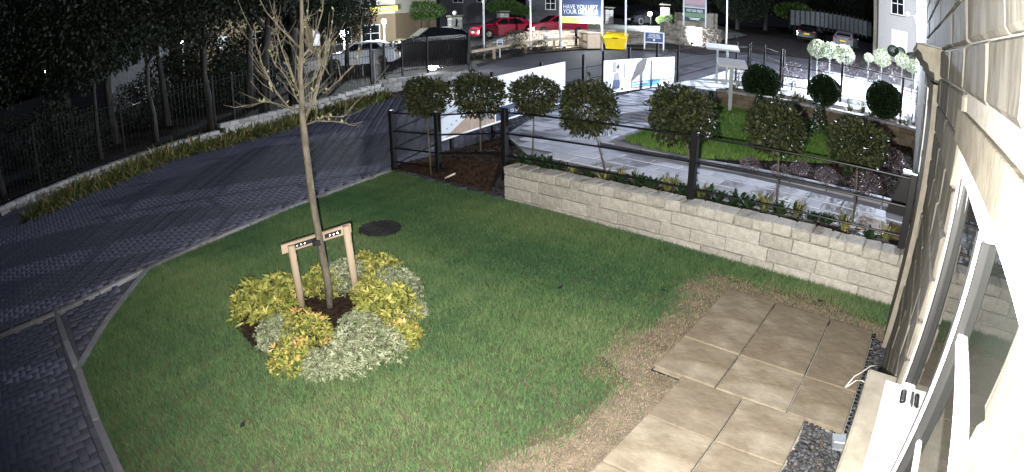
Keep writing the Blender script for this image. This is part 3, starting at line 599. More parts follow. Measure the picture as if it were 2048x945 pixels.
# ================================================================== THE HOUSE ON THE RIGHT
hs = thing('house', 'stone house wall at the right edge with white window, smooth pilaster and door canopy', 'house', (0, 0, 0))
WIN = (1.02, 3.0, 1.05, 2.45)                                        # opening y0 y1 z0 z1
DOOR = (7.75, 8.72, .46, 2.55)
bk = .03
mb = MB()
for y0, y1, z0, z1 in ((-1.5, WIN[0], -.1, 6), (WIN[1], DOOR[0], -.1, 6), (WIN[0], WIN[1], -.1, WIN[2]), (WIN[0], WIN[1], WIN[3], 6), (DOOR[1], 25.2, -.1, 6), (DOOR[0], DOOR[1], DOOR[3], 6)):
    mb.box((WX+bk+.15, (y0+y1)/2, (z0+z1)/2), (.30, y1-y0, z1-z0))
mb.box((WX+3.2, 5.85, 3), (5.75, 14.7, 6.2)).build('wall', 'mortar', hs)
zc = [-.02+.25*k for k in range(20)]
for r, z in enumerate(zc[:-1]):
    y = -.6-random.random()*.5
    while y < 9.8:
        w = random.uniform(.7, 1.35); a, b_ = y, min(y+w, 9.8); y += w; z1 = zc[r+1]; zm = (z+z1)/2
        spans = [(a, b_)]
        for (wy0, wy1, wz0, wz1) in ((WIN[0], WIN[1], WIN[2], WIN[3]+.19), (DOOR[0]-.2, DOOR[1]+.2, DOOR[2], DOOR[3]), (5.46, 6.5, -.1, 2.66), (6.5, 6.9, -.2, .62)):
            if wz0 < zm < wz1: spans = [p for s0, s1 in spans for p in ((s0, min(s1, wy0)), (max(s0, wy1), s1)) if p[1]-p[0] > .06]
        for s0, s1 in spans: block('stone_block', (WX+.05, (s0+s1)/2, zm), (.10+random.uniform(-.012, .012), s1-s0-.012, z1-z-.012), 'house_stone', hs, b=.016, jit=.004)
block('lintel', (WX+.05, (WIN[0]+WIN[1])/2, WIN[3]+.095), (.105, WIN[1]-WIN[0]+.5, .185), 'smooth_stone', hs, b=.01)
block('sill', (WX-.055, (WIN[0]+WIN[1])/2, WIN[2]-.075), (.30, WIN[1]-WIN[0]+.30, .13), 'smooth_stone', hs, b=.012)
# pilaster and canopy of the doorway
block('pilaster', (WX+.03, 5.98, 1.32), (.17, 1.04, 2.66), 'smooth_stone', hs, b=.006)
cn = thing('canopy', None, None); cn.parent = hs
prof = [(.43, 2.70), (.28, 2.70), (.27, 2.76), (.22, 2.77), (.20, 2.83), (.155, 2.85), (.13, 2.91), (.085, 2.94), (.085, 2.985), (.43, 2.985)]
MB().add([(x, 5.32, z) for x, z in prof]+[(x, 9.9, z) for x, z in prof], [tuple(range(10)), tuple(range(19, 9, -1))]+[(i, 10+i, 10+(i+1) % 10, (i+1) % 10) for i in range(10)]).build('moulding', 'smooth_stone', cn)
MB().box((.26, 7.6, 2.995), (.36, 4.62, .012)).build('lead_flashing', 'fence_panel', cn)
# door
dr = thing('front_door', 'dark grey front door with chrome handle and hinges beyond the pilaster', 'door', (WX+.07, (DOOR[0]+DOOR[1])/2, DOOR[2]))
MB().bev((.02, 0, 1.02), (.06, .95, 2.06), .008).build('door_leaf', 'door_paint', dr)
for s in (-1, 1): MB().box((-.005, s*.485, 1.03), (.10, .05, 2.08)).build('frame', 'upvc', dr)
MB().tube([(-.05, -.36, .75), (-.05, -.36, 1.45)], .014, 8).box((-.03, -.36, .8), (.05, .02, .02)).box((-.03, -.36, 1.4), (.05, .02, .02)).build('handle', 'chrome', dr)
MB().bev((-.015, .0, .95), (.012, .28, .06), .004).build('letter_plate', 'chrome', dr)
for z in (.3, 1.05, 1.8): MB().tube([(-.03, .44, z-.05), (-.03, .44, z+.05)], .012, 8).build('hinge', 'chrome', dr)
mt = thing('door_mat', 'brown coir door mat on the path before the front door', 'mat', (-.10, 7.95, path(0, 8)+.02)); MB().bev((0, 0, .01), (.72, .62, .025), .006).build('pile', 'coir', mt); MB().bev((0, 0, .002), (.76, .66, .014), .003).build('edge', 'rubber', mt)
# window
wf = thing('window', None, None); wf.parent = hs; gx = WX+.075
def wbar(name, y0, y1, z0, z1, d=.06, x=gx, m='upvc', p=wf): block(name, (x, (y0+y1)/2, (z0+z1)/2), (d, y1-y0, z1-z0), m, p, b=.006)
wbar('frame', WIN[0], WIN[0]+.07, WIN[2], WIN[3]); wbar('frame', WIN[1]-.07, WIN[1], WIN[2], WIN[3]); wbar('frame', WIN[0]+.07, WIN[1]-.07, WIN[3]-.07, WIN[3]); wbar('frame', WIN[0]+.07, WIN[1]-.07, WIN[2], WIN[2]+.07)
wbar('mullion', 1.86, 1.94, WIN[2]+.07, WIN[3]-.07); wbar('sash', 1.94, 1.99, WIN[2]+.07, WIN[3]-.07, .075); wbar('sash', 2.87, 2.925, WIN[2]+.07, WIN[3]-.07, .075); wbar('sash', 1.99, 2.87, WIN[2]+.07, WIN[2]+.125, .075)
wbar('sash', 1.99, 2.87, WIN[3]-.125, WIN[3]-.07, .075); wbar('cill', WIN[0], WIN[1], WIN[2]-.008, WIN[2]+.03, .20, WX+.02); wbar('transom', 1.09, 1.86, 1.95, 2.0)
for y0, y1, z0, z1 in ((1.09, 1.86, 1.12, 1.95), (1.09, 1.86, 2.0, 2.38), (1.99, 2.87, 1.175, 2.325)): wbar('pane', y0, y1, z0, z1, .016, gx+.002, 'glass'); 
wbar('glazing_bar', 1.09, 1.86, 1.52, 1.545, .03)
for y in (1.862, 1.988, 2.872): wbar('gasket', y-.006, y+.006, WIN[2]+.125, WIN[3]-.125, .05, gx-.018, 'gasket')
wbar('handle', 2.60, 2.72, 1.20, 1.225, .03, gx-.05, 'chrome')
# tall black planter with pale cap by the door
c = at(1812, 408, 2, path(0, 8.8)+.02); t = thing('planter', 'black tapering planter stand with white cap between shrubs and front door', 'planter', (min(c[0], .12), 8.9, path(0, 8.9)+.02))
MB().add([(-.20, -.12, 0), (.12, -.12, 0), (.12, .12, 0), (-.20, .12, 0), (.0, -.10, .62), (.12, -.10, .62), (.12, .10, .62), (.0, .10, .62)], BOXF).build('body', 'black_metal', t); MB().bev((.06, 0, .65), (.16, .22, .06), .01).build('cap', 'white_metal', t)
# meter boxes / trellis lines on the wall by the door and the porch light
t = thing('porch_light', 'glaring white wall light on the house beyond the canopy', 'wall light', (L2P[0], L2P[1], L2P[2]))
MB().ball((0, 0, 0), .055, 12, 8).build('bulb', 'glow', t, True); MB().bev((.20, 0, .0), (.30, .05, .05), .01).build('bracket', 'black_metal', t); MB().bev((.33, 0, 0), (.05, .16, .26), .01).build('back_plate', 'black_metal', t)

# ================================================================== PLANTS
def bay_mesh(seed):
    g = np.random.default_rng(seed); n = 3000; d = g.normal(size=(n, 3)); d /= np.linalg.norm(d, axis=1, keepdims=True); lc = g.normal(size=(10, 3)); lc /= np.linalg.norm(lc, axis=1, keepdims=True)
    rad = .74+.34*np.clip(((d@lc.T).max(1)-.5)/.5, 0, 1); rr = rad*(.45+.55*g.random(n)**.45); e = np.sign(d)*np.abs(d)**.85
    P = e*rr[:, None]*np.array([.33, .33, .25]); low = (d[:, 2] < -.35); P[low, 2] -= g.random(low.sum())*.09*(g.random(low.sum()) < .5); D = d*.8+g.normal(size=P.shape)*.8
    cl = np.sin(P@g.normal(size=3)*22+1)*np.sin(P@g.normal(size=3)*19); keep = (cl > -.55) | (g.random(n) < .35); P, D = P[keep], D[keep]; sp, sd = [], []
    for k in range(26):                                            # stray shoots
        q = g.normal(size=3); q /= np.linalg.norm(q); b0 = q*np.array([.31, .31, .24]); up = q*.6+np.array([0, 0, g.uniform(-.5, .9)])
        for f in range(7): sp.append(b0*.9+up*.016*f); sd.append(up+g.normal(size=3)*.9)
    P = np.concatenate([P, sp]); D = np.concatenate([D, sd]); tn = np.clip(g.normal(.42, .26, len(P)), 0, 1); V, Fs, T = leaves(P, D, .062, .026, tn); return npmesh('bay_crown', V, Fs, tone=T)
bay = [bay_mesh(40+k) for k in range(4)]
def twigs(seed, r):
    g = np.random.default_rng(seed); mb = MB()
    for k in range(9): a = g.uniform(0, 2*PI); z = g.uniform(-.1, .6); mb.tube([(0, 0, -r*.8), (math.cos(a)*r*.35, math.sin(a)*r*.35, -r*.3+z*r*.4), (math.cos(a)*r*.85, math.sin(a)*r*.85, z*r)], [.009, .006, .003], 5)
    return mb.mesh('twigs')
def bay_tree(base, c, r, k, label, rzv=0):
    t = thing('bay_tree', label, 'tree', tuple(base), rzv, 'clipped bay trees on single stems along the low wall')
    cl = np.array(c)-np.array(base); sc = r/.31
    MB().tube([(0, 0, -.05), cl*.5+np.array([.01, 0, 0]), cl*.95], [.016, .013, .012], 7).build('stem', 'stem', t, True)
    o = link('crown', bay[k % 4], 'bay_leaf', t); link('branches', twigs(k, r), 'stem', t, loc=tuple(cl)); o.location = cl; o.scale = (sc*random.uniform(.96, 1.1), sc*random.uniform(.96, 1.1), sc*random.uniform(.98, 1.15)); o.rotation_euler = (0, 0, k*1.3); return t
BT = [(862, 345, 850, 188, 45, .12), (961, 308, 958, 184, 50, .30), (1064, 318, 1068, 190, 46, .45), (1212, 346, 1174, 212, 57, .48), (1385, 378, 1363, 222, 63, .48), (1553, 412, 1556, 248, 62, .48), (1706, 441, 1716, 286, 56, .48)]
BL = ['first clipped bay tree by the corner post of the drive fence', 'clipped bay tree standing before the kitchen picture of the banner', 'clipped bay tree against the right end of the kitchen banner', 'clipped bay tree with leaning stem left of the grass island tip', 'large clipped bay tree partly behind the middle fence post', 'clipped bay tree before the island, its stem by the white path marker', 'dark clipped bay tree nearest the house door']
for k, (bu, bv, cu, cv, rp_, z) in enumerate(BT):
    b0 = at(bu, bv, 2, z); c = vp(cu, cv, b0); D = np.linalg.norm(c-[0, 0, H]); bay_tree(b0, c, rp_/1130*D*.93, k, BL[k])
# ball bushes on the terrace, cones on the island
ball = crown_mesh('ball_leaves', 6500, (.5, .5, .46), .052, .032, 61, shell=.86, lumps=60)
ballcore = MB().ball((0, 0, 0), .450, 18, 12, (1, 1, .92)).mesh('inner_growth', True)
for (u, v, rp_, Y), lb in zip(((1523, 166, 34, 15.5), (1649, 180, 29, 15.7), (1768, 200, 34, 15.3)), ('clipped ball bush beside the sign stand on the terrace', 'smaller clipped ball bush in the middle of the terrace bed', 'clipped ball bush at the house end of the terrace')):
    c = at(u, v, 1, Y); D = np.linalg.norm(c-[0, 0, H]); r = rp_/1130*D; t = thing('ball_bush', lb, 'bush', (c[0], c[1], ter), group='clipped ball bushes on the terrace')
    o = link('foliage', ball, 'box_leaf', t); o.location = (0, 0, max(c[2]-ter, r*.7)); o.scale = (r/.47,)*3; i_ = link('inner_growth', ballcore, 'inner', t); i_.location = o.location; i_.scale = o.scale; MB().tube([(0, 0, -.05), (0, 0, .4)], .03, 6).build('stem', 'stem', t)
def cone_mesh(seed):
    g = np.random.default_rng(seed); n = 1500; h = g.random(n)**1.3; a = g.uniform(0, 2*PI, n); r = (1-h)*.27*(.75+.3*g.random(n)); P = np.stack([np.cos(a)*r, np.sin(a)*r, h*.95+.03], 1); D = np.stack([np.cos(a), np.sin(a), np.full(n, .7)], 1)+g.normal(size=(n, 3))*.4; tn = np.clip(g.normal(.45, .25, n), 0, 1)
    V, Fs, T = leaves(P, D, .055, .02, tn); return npmesh('cone_leaves', V, Fs, tone=T)
cm = cone_mesh(3)
for (u, v, s), lb in zip(((1635, 272, 1.0), (1417, 274, .95), (1512, 268, 1.0), (1712, 352, .9)), ('small conical evergreen standing clear before the terrace wall', 'small conical evergreen half hidden behind the large bay tree', 'small conical evergreen behind the bay tree by the path marker', 'small conical evergreen behind the bay tree nearest the door')):
    c = at(u, v, 2, .66); t = thing('cone_evergreen', lb, 'bush', (c[0], min(c[1], 14.3), .62), group='conical evergreens on the island'); o = link('foliage', cm, 'box_leaf', t); o.scale = (s, s, s); MB().tube([(0, 0, -.05), (0, 0, .3)], .02, 6).build('stem', 'stem', t)
# heather / purple shrub near the door, bedding plants in the island bed
pm = crown_mesh('shrub_leaves', 1300, (.38, .36, .30), .05, .014, 71, shell=.35, lumps=6)
for u, v, s, m_, lb in ((1775, 330, 1.0, 'purple_leaf', 'purple-grey heather bush near the planter stand'), (1730, 372, .75, 'box_leaf', 'dark green low shrub beneath the bay tree nearest the door'), (1652, 352, .55, 'silver_leaf', 'pale low plant in the mulch between the two right bay trees'), (1600, 335, .5, 'lily_leaf', 'dry brownish low plant in the island bed'), (1500, 328, .5, 'silver_leaf', 'grey spotted low plant at the island edge'), (1560, 340, .45, 'box_leaf', 'dark low plant behind the stem of the bay tree before the island')):
    c = at(u, v, 2, .70); t = thing('low_shrub', lb, 'shrub', (c[0], c[1], .58), group='low shrubs in the island bed'); o = link('foliage', pm, m_, t); o.location = (0, 0, .2*s); o.scale = (s, s, s)
# tufts of bedding plants behind the low wall
tf = [tuft_mesh('tuft_leaves', 34, .10, .20, .022, 80+k) for k in range(3)]; br_ = [tuft_mesh('broad_leaves', 22, .12, .16, .055, 90+k, up=.7) for k in range(2)]
TU = [(1035, 318, 1), (1060, 322, 1), (1098, 326, 1), (1115, 332, 1), (1240, 352, 0), (1270, 358, 0), (1285, 362, 1), (1335, 368, 0), (1345, 372, 0), (1395, 384, 1), (1415, 386, 1), (1440, 388, 1), (1465, 392, 1), (1478, 398, 1), (1530, 408, 0), (1520, 404, 0), (1590, 420, 1), (1620, 432, 1), (1650, 440, 1), (1690, 455, 0), (1740, 470, 1), (1770, 472, 0)]+[(1080+32*q, 327+int(q*6.0)+(3 if q > 10 else 0), q % 2 if q % 3 else 1) for q in range(20)]
for k, (u, v, kind) in enumerate(TU):
    c = at(u, v+8, 2, .50); c[1] = max(c[1], 6.98); t = thing('bedding_plant', ('broad-leaved low plant' if kind else 'grassy tuft')+' in the mulch strip just behind the low stone wall', 'plant', (c[0], c[1], .50), k*1.1, 'bedding plants behind the low wall')
    s = random.uniform(.9, 1.5); o = link('leaves', (br_[k % 2] if kind else tf[k % 3]), 'box_leaf' if kind else 'lily_leaf', t); o.scale = (s, s, s)
# terrace border grasses
for k in range(16):
    x = -4.9+.33*k; 
    if any(abs(x-q_) < .4 for q_ in (-3.9, -2.2, -.6)) and k % 2: continue
    t = thing('border_plant', 'pale grassy border plant along the coping of the terrace wall', 'plant', (x, 15.15+.25*(k % 3), ter), k, 'border plants on the terrace'); o = link('leaves', tf[k % 3], 'silver_leaf' if k % 2 else 'lily_leaf', t); s = random.uniform(1.2, 1.9); o.scale = (s, s, s)
# day lilies along the far side of the drive
lil = [tuft_mesh('lily_leaves', 70, .42, .40, .040, 100+k, up=.62) for k in range(4)]
EDGE = [gr(*p)[:2] for p in ((60, 446), (120, 420), (200, 384), (350, 325), (500, 284), (620, 249), (700, 227), (800, 196))]
seg = [np.hypot(*(b_-a)) for a, b_ in zip(EDGE[:-1], EDGE[1:])]; Ltot = sum(seg); nL = 62
def along(pl_, s):
    for a, b_ in zip(pl_[:-1], pl_[1:]):
        d = np.hypot(*(b_-a))
        if s <= d: return a+(b_-a)*s/d
        s -= d
    return pl_[-1]
for k in range(nL):
    p = along(EDGE, Ltot*(k+.5)/nL); p = p+np.array([-.62+random.uniform(-.25, .22), random.uniform(-.1, .1)]); t = thing('day_lily', 'clump of arching strap leaves between drive and block wall', 'plant', (p[0], p[1], terr(p[1])-.03), random.uniform(0, 6), 'day lilies along the block wall')
    s = random.uniform(1.25, 1.8); o = link('leaves', lil[k % 4], 'lily_leaf', t); o.scale = (s, s, s*random.uniform(.8, 1.1))

# ---- staked young tree and its ring of shrubs
TB = gr(661, 612); TB[2] = 0
tr = thing('young_tree', 'bare young tree with upright branches, tied to a low wooden frame in the lawn', 'tree', (TB[0], TB[1], 0))
def bp(pts): return [vp(u, v, TB)-TB for u, v in pts]
trunk = bp([(661, 618), (655, 565), (641, 490), (628, 420), (613, 310), (606, 250), (603, 190), (600, 150), (602, 110), (604, 60), (603, 0), (603, -70), (606, -160)])
MB().tube(trunk, [.044, .041, .038, .036, .034, .036, .028, .026, .023, .020, .016, .012, .006], 10).build('trunk', 'bark', tr, True)
BRN = [([(605, 222), (573, 214), (545, 185), (515, 135), (497, 90), (492, 60)], .013), ([(604, 212), (588, 192), (565, 162), (540, 120), (522, 105)], .010), ([(600, 190), (587, 150), (573, 100), (565, 60), (563, 5)], .011), ([(597, 205), (576, 152), (560, 128), (550, 98)], .008), ([(607, 244), (625, 200), (648, 140), (655, 85), (649, 60)], .013), ([(608, 248), (640, 190), (658, 150), (680, 110), (692, 82)], .012), ([(603, 116), (625, 95), (640, 60), (655, 20), (660, -30)], .014), ([(606, 252), (640, 240), (690, 240), (716, 243)], .009), ([(636, 241), (660, 233), (715, 234), (745, 215)], .008), ([(650, 185), (672, 160), (695, 130), (704, 92)], .008), ([(602, 182), (620, 160), (630, 120), (632, 88)], .008), ([(603, 100), (590, 60), (580, 20), (574, -40)], .009), ([(603, 62), (618, 30), (626, -30)], .008), ([(610, 240), (622, 215), (628, 170), (640, 120), (645, 100)], .007), ([(545, 185), (552, 160), (545, 120)], .006), ([(573, 214), (560, 200), (535, 205)], .006), ([(606, 200), (632, 178), (652, 120), (668, 60), (676, 20)], .008), ([(600, 160), (585, 130), (560, 95)], .007), ([(602, 140), (622, 118), (660, 96)], .006), ([(658, 150), (662, 110), (655, 70)], .006)]
lp, ld = [], []; rng = np.random.default_rng(44)
for k, (pts, r) in enumerate(BRN):
    P = bp(pts); n = len(P); off = rng.normal(0, .13, 3)*np.array([1, 1, 0]); P = [p+off*(i/(n-1)) for i, p in enumerate(P)]
    MB().tube(P, [r*(1-.7*i/(n-1)) for i in range(n)], 6).build('branch', 'bark', tr, True)
    for q in range(9):
        i = rng.integers(1, n); f = rng.random(); a = P[i-1]*(1-f)+P[i]*f; d = rng.normal(size=3)+np.array([0, 0, .7]); lp.append(a); ld.append(d)
    for q in range(6):                                              # twigs
        i = rng.integers(1, n); f = rng.random(); a = P[i-1]*(1-f)+P[i]*f; d = (P[i]-P[i-1]); d = d/np.linalg.norm(d)+rng.normal(size=3)*.5; L_ = rng.uniform(.08, .25)
        MB().tube([a, a+d*L_*.5, a+d*L_+np.array([0, 0, .05])], [.004, .003, .002], 5).build('twig', 'bark', tr)
V, Fs, T = leaves(np.array(lp), np.array(ld), .045, .024, rng.random(len(lp))); link('leaves', npmesh('leaves', V, Fs, tone=T), 'tree_leaf', tr, kind='stuff')
# wooden stake frame
sf = thing('tree_stake_frame', 'low wooden frame of two round stakes and a crossboard holding the young tree', 'tree stake', (TB[0], TB[1], 0))
sl_, sr_ = at(604, 612, 2, 0)-TB, at(714, 592, 2, 0)-TB; zt = .68
for s0, (u, v) in ((sl_, (582, 492)), (sr_, (692, 453))):
    b0 = np.array([s0[0], s0[1], -.1]); tp = vp(u, v, TB+s0)-TB; MB().tube([b0, (b0+tp)/2, tp], .040, 12).build('stake', 'timber', sf, True)
tl, t2 = vp(572, 500, TB+sl_)-TB, vp(698, 460, TB+sr_)-TB; d = t2-tl; nrm = np.array([d[1], -d[0], 0]); nrm = nrm/np.linalg.norm(nrm)
if nrm@TB < 0: nrm = -nrm                                             # board on the side away from the camera
def board(f0, f1, h, th, off, m, name):
    a, b_ = tl+d*f0, tl+d*f1; V = []
    for z in (-h/2, h/2):
        for p, o_ in ((a, off), (b_, off), (b_, off+th), (a, off+th)): V.append(p+nrm*o_+np.array([0, 0, z]))
    MB().add(V, BOXF).build(name, m, sf)
board(-.07, 1.04, .095, .035, .03, 'timber', 'crossboard'); board(.12, .42, .045, .006, .018, 'rubber', 'strap'); board(.62, .88, .045, .006, .018, 'rubber', 'strap')
a = vp(634, 484, TB)-TB; MB().tube([a+np.array([0, 0, -.03]), a+np.array([0, 0, .03])], .052, 12).build('tie', 'rubber', sf)
for f in (.18, .24, .30, .70, .76, .82): p = tl+d*f+nrm*.012; MB().ball(p, .010, 6, 4).build('nail', 'chrome', sf)
# ring bed and shrubs
polysheet('shrub_bed', [(BEDC[0]+.82*math.cos(a*PI/14)*(1+.05*math.sin(3*a)), BEDC[1]+.80*math.sin(a*PI/14)*(1+.05*math.cos(2.3*a))) for a in range(28)], lambda x, y: -.012, 'mulch_bed', cut=.3)
def whorl_shrub(seed, n, rad, h, leaf, w, per):
    g = np.random.default_rng(seed); P, D, T = [], [], []
    for i in range(n):
        a = g.uniform(0, 2*PI); el = math.asin(g.uniform(.0, 1)); q = np.array([math.cos(a)*math.cos(el), math.sin(a)*math.cos(el), math.sin(el)]); c = q*np.array([rad, rad, h])*(g.uniform(.72, 1.03) if i % 4 else g.uniform(.35, .7)); up = q*.8+np.array([0, 0, .75])+g.normal(size=3)*.25; up /= np.linalg.norm(up)
        s = np.cross(up, g.normal(size=3)); s /= np.linalg.norm(s); e = np.cross(up, s); tn = np.clip(g.normal(.5, .22), 0, 1)
        for k in range(per):
            b_ = 2*PI*k/per*1.0+g.uniform(-.3, .3); lift = g.uniform(.15, 1.1); P.append(c); D.append((math.cos(b_)*s+math.sin(b_)*e)+up*lift); T.append(np.clip(tn+g.normal(0, .12), 0, 1))
    P, D, T = np.array(P), np.array(D), np.array(T); V, Fs, TT = leaves(P, D, leaf, w, T, fold=.5); return npmesh('shrub_leaves', V, Fs, tone=TT)
ysh = [whorl_shrub(200+k, 190, .30, .38, .074, .021, 9) for k in range(3)]; gsh = [whorl_shrub(210+k, 420, .27, .32, .042, .012, 8) for k in range(3)]
core = {}
SHR = [(520, 590, 54, 0), (562, 560, 34, 0), (760, 525, 36, 0), (604, 640, 44, 0), (575, 690, 38, 0), (772, 600, 52, 0), (800, 640, 34, 0), (722, 512, 30, 0), (790, 552, 42, 1), (818, 590, 28, 1), (688, 535, 40, 1), (548, 645, 40, 1), (716, 640, 44, 1), (690, 690, 44, 1), (758, 665, 42, 1), (634, 700, 34, 1), (640, 545, 34, 0), (735, 560, 30, 0)]
SL = {0: ['leftmost yellow-green shrub of the ring', 'small yellow shrub behind the left stake', 'yellow shrub at the back right of the ring', 'bright yellow shrub before the left stake', 'yellow shrub at the front edge of the ring', 'large golden shrub right of the trunk', 'golden shrub at the right front of the ring', 'yellow shrub behind the right stake', 'yellow shrub between the trunk and left stake, at the back', 'small yellow shrub at the foot of the right stake'], 1: ['silver-leaved shrub at the right rear of the ring', 'small silver shrub on the far right edge of the ring', 'silver shrub behind the trunk', 'silver shrub at the left front of the ring', 'silver shrub close in front of the trunk', 'silver shrub at the front of the ring', 'pale silver shrub at the right front of the ring', 'dull silver shrub at the front left, beside the yellow one']}
cnt = [0, 0]
for k, (u, v, rp_, kd) in enumerate(SHR):
    c = at(u, v, 2, .22); D = np.linalg.norm(c-[0, 0, H]); r = rp_/1130*D*1.30; t = thing('yellow_shrub' if kd == 0 else 'silver_shrub', SL[kd][cnt[kd]], 'shrub', (c[0], c[1], -.01), k*1.7, 'yellow shrubs round the young tree' if kd == 0 else 'silver shrubs round the young tree'); cnt[kd] += 1
    s = r/(.31 if kd == 0 else .28); o = link('foliage', (ysh if kd == 0 else gsh)[k % 3], 'yellow_leaf' if kd == 0 else 'silver_leaf', t); o.scale = (s, s, s*.92)
    if kd == 0 and k in (3, 6, 4): o2 = link('young_shoots', whorl_shrub(230+k, 14, .27, .42, .085, .024, 9), 'copper_leaf', t, kind='stuff'); o2.scale = (s, s, s*.95)
    mb = MB()
    for q in range(4): a = q*1.6; mb.tube([(0, 0, 0), (math.cos(a)*r*.5, math.sin(a)*r*.5, .25)], .006, 5)
    mb.build('stems', 'stem', t)

# ================================================================== LEFT SIDE: block wall, railings, wood
bw = thing('block_wall', 'long stepped pale block wall between the drive planting and the railings', 'wall', (0, 0, 0))
def wallrun(pl_, zt, ht, step, names=True):
    for a, b_ in zip(pl_[:-1], pl_[1:]):
        a = np.array(a, float); b_ = np.array(b_, float); Ld = np.hypot(*(b_-a)); n = max(1, round(Ld/step)); d = (b_-a)/n; ang = math.atan2(d[1], d[0]); w = Ld/n
        for i in range(n):
            c = a+d*(i+.5); z = zt(c)
            for r, (hh, off) in enumerate(ht): block('coping_block' if r == 0 else 'block', (c[0]+(d[0]*.5 if r % 2 else 0), c[1]+(d[1]*.5 if r % 2 else 0), z-off-hh/2), (w-.006, .26 if r == 0 else .22, hh-.004), 'grey_block', bw, b=.014, jit=.008, rz=ang)
BWA = [(-15.1, -1.6), (-15.75, 1.9), (-16.25, 4.5), (-16.4, 6.0)]; BWB = [(-16.4, 6.05), (-16.4, 8.4), (-16.25, 10.0), (-16.45, 12.3)]; BWC = [(-16.85, 12.55), (-16.0, 14.1), (-15.0, 15.75)]
wallrun(BWA, lambda c: .22, ((.12, 0), (.20, .12)), .34); wallrun(BWB, lambda c: .40+terr(c[1]), ((.14, 0), (.17, .14), (.17, .31)), .34); wallrun(BWC, lambda c: .55+terr(c[1])*.6, ((.14, 0), (.17, .14), (.17, .31), (.17, .48)), .34)
rf = thing('railings', 'long run of tall black vertical bar railings in front of the dark wood', 'fence')
RP = [(-16.2, -3.2), (-16.6, 0), (-17.0, 3), (-17.1, 6.2), (-17.1, 9.5), (-17.3, 12.6)]
def railrun(parent, pl_, zb, h, sp, r=.009, tip=True):
    for a, b_ in zip(pl_[:-1], pl_[1:]):
        a = np.array(a, float); b_ = np.array(b_, float); Ld = np.hypot(*(b_-a)); n = max(1, round(Ld/sp)); d = (b_-a)/n
        za, zz = zb(a), zb(b_)
        for q in (.12, h-.15): MB().tube([(a[0], a[1], za+q), (b_[0], b_[1], zz+q)], .016, 6).build('rail', 'black_metal', parent)
        for i in range(1, n): p = a+d*i; z = zb(p); MB().tube([(p[0], p[1], z+.05), (p[0], p[1], z+h)], r, 4).build('bar', 'black_metal', parent)
        post(parent, a[0], a[1], za-.1, h+.15, .07)
railrun(rf, RP, lambda p: terr(p[1]), 1.8, .135); p = RP[-1]; post(rf, p[0], p[1], terr(p[1])-.1, 1.95, .08); post(rf, -17.15, 6.9, -.1, 1.95, .08)
gt = thing('sliding_gate', 'dark barred metal gate with solid backing beside the floodlight', 'gate')
GA, GB = gr(805, 152)[:2], gr(937, 138)[:2]
railrun(gt, [GA, GA*.62+GB*.38, GB], lambda p: terr(p[1])+.10, 1.42, .075, .012)
post(gt, GB[0], GB[1], terr(GB[1])-.05, 1.65, .09); a = (GA+GB)/2; dd = GB-GA; nn = np.array([-dd[1], dd[0]])/np.hypot(*dd)
c = a+nn*.10; MB().box((c[0], c[1], terr(c[1])+.82), (np.hypot(*dd), .02, 1.10), rz=math.atan2(dd[1], dd[0])).build('backing_sheet', 'black_paint', gt)
for q in np.linspace(.52, .97, 12): p = GA+dd*q-nn*.06; MB().ball((p[0], p[1], terr(p[1])+.20), .028, 6, 4).build('roller', 'chrome', gt)
r2 = thing('railings', 'shorter black bar railings on the step of the block wall left of the gate', 'fence'); railrun(r2, [(-17.3, 12.7), gr(770, 158)[:2], GA], lambda p: terr(p[1])+.05, 1.45, .13)
fl = gr(866, 140); fl = np.array([fl[0]+.35, fl[1]-.35, terr(fl[1])+.28]); t = thing('floodlight', 'glaring ground floodlight at the foot of the dark gate', 'floodlight', tuple(fl)); MB().ball((0, 0, 0), .25, 14, 10).build('lens', 'glow', t, True); MB().bev((-.22, .22, -.02), (.24, .10, .22), .02, rz=.8).build('housing', 'black_metal', t); MB().tube([(-.22, .22, -.35), (-.22, .22, 0)], .02, 6).build('spike', 'black_metal', t)  # glowing ball enlarged beyond a lens to stand for the lamp's glare
# wood behind the railings
wcr = [crown_mesh('wood_crown', 13000, (2.6, 2.6, 2.2), .15, .085, 300+k, shell=.25, lumps=12, gaps=.12) for k in range(3)]
wbu = [crown_mesh('bush_crown', 3500, (1.2, 1.2, 1.0), .10, .05, 310+k, shell=.3, lumps=8) for k in range(2)]
def trunk_mesh(seed, h, r, lean):
    g = np.random.default_rng(seed); mb = MB(); pts = [np.array([0, 0, -.3])]; 
    for i in range(1, 7): pts.append(np.array([lean[0]*i/6+g.normal(0, .05), lean[1]*i/6+g.normal(0, .05), h*i/6]))
    mb.tube(pts, [r*(1.25 if i == 0 else 1-.11*i) for i in range(7)], 8)
    for i in range(5):
        a = g.uniform(0, 2*PI); b0 = pts[3+i % 3]; L_ = g.uniform(1.0, 2.2); mb.tube([b0, b0+np.array([math.cos(a)*L_*.4, math.sin(a)*L_*.4, L_*.5]), b0+np.array([math.cos(a)*L_*.8, math.sin(a)*L_*.8, L_*1.0])], [r*.4, r*.28, r*.1], 6)
    return mb
WT = [(-18.6, -1.5, 6.5, .13, 0), (-20.5, .8, 7.5, .16, 1), (-18.9, 2.4, 6.0, .09, 2), (-21.5, 3.5, 8, .2, 0), (-19.2, 4.6, 6.5, .11, 1), (-22.5, 6.0, 7.5, .17, 2), (-18.7, 6.6, 7, .13, 0), (-18.4, 8.6, 7.5, .22, 1), (-21.5, 9.4, 8, .18, 2), (-19.3, 10.4, 7, .24, 0), (-23.5, 13.0, 8, .2, 1), (-26, 9, 9, .22, 2), (-25, 2, 9, .2, 0), (-27, 16.5, 8, .2, 1)]
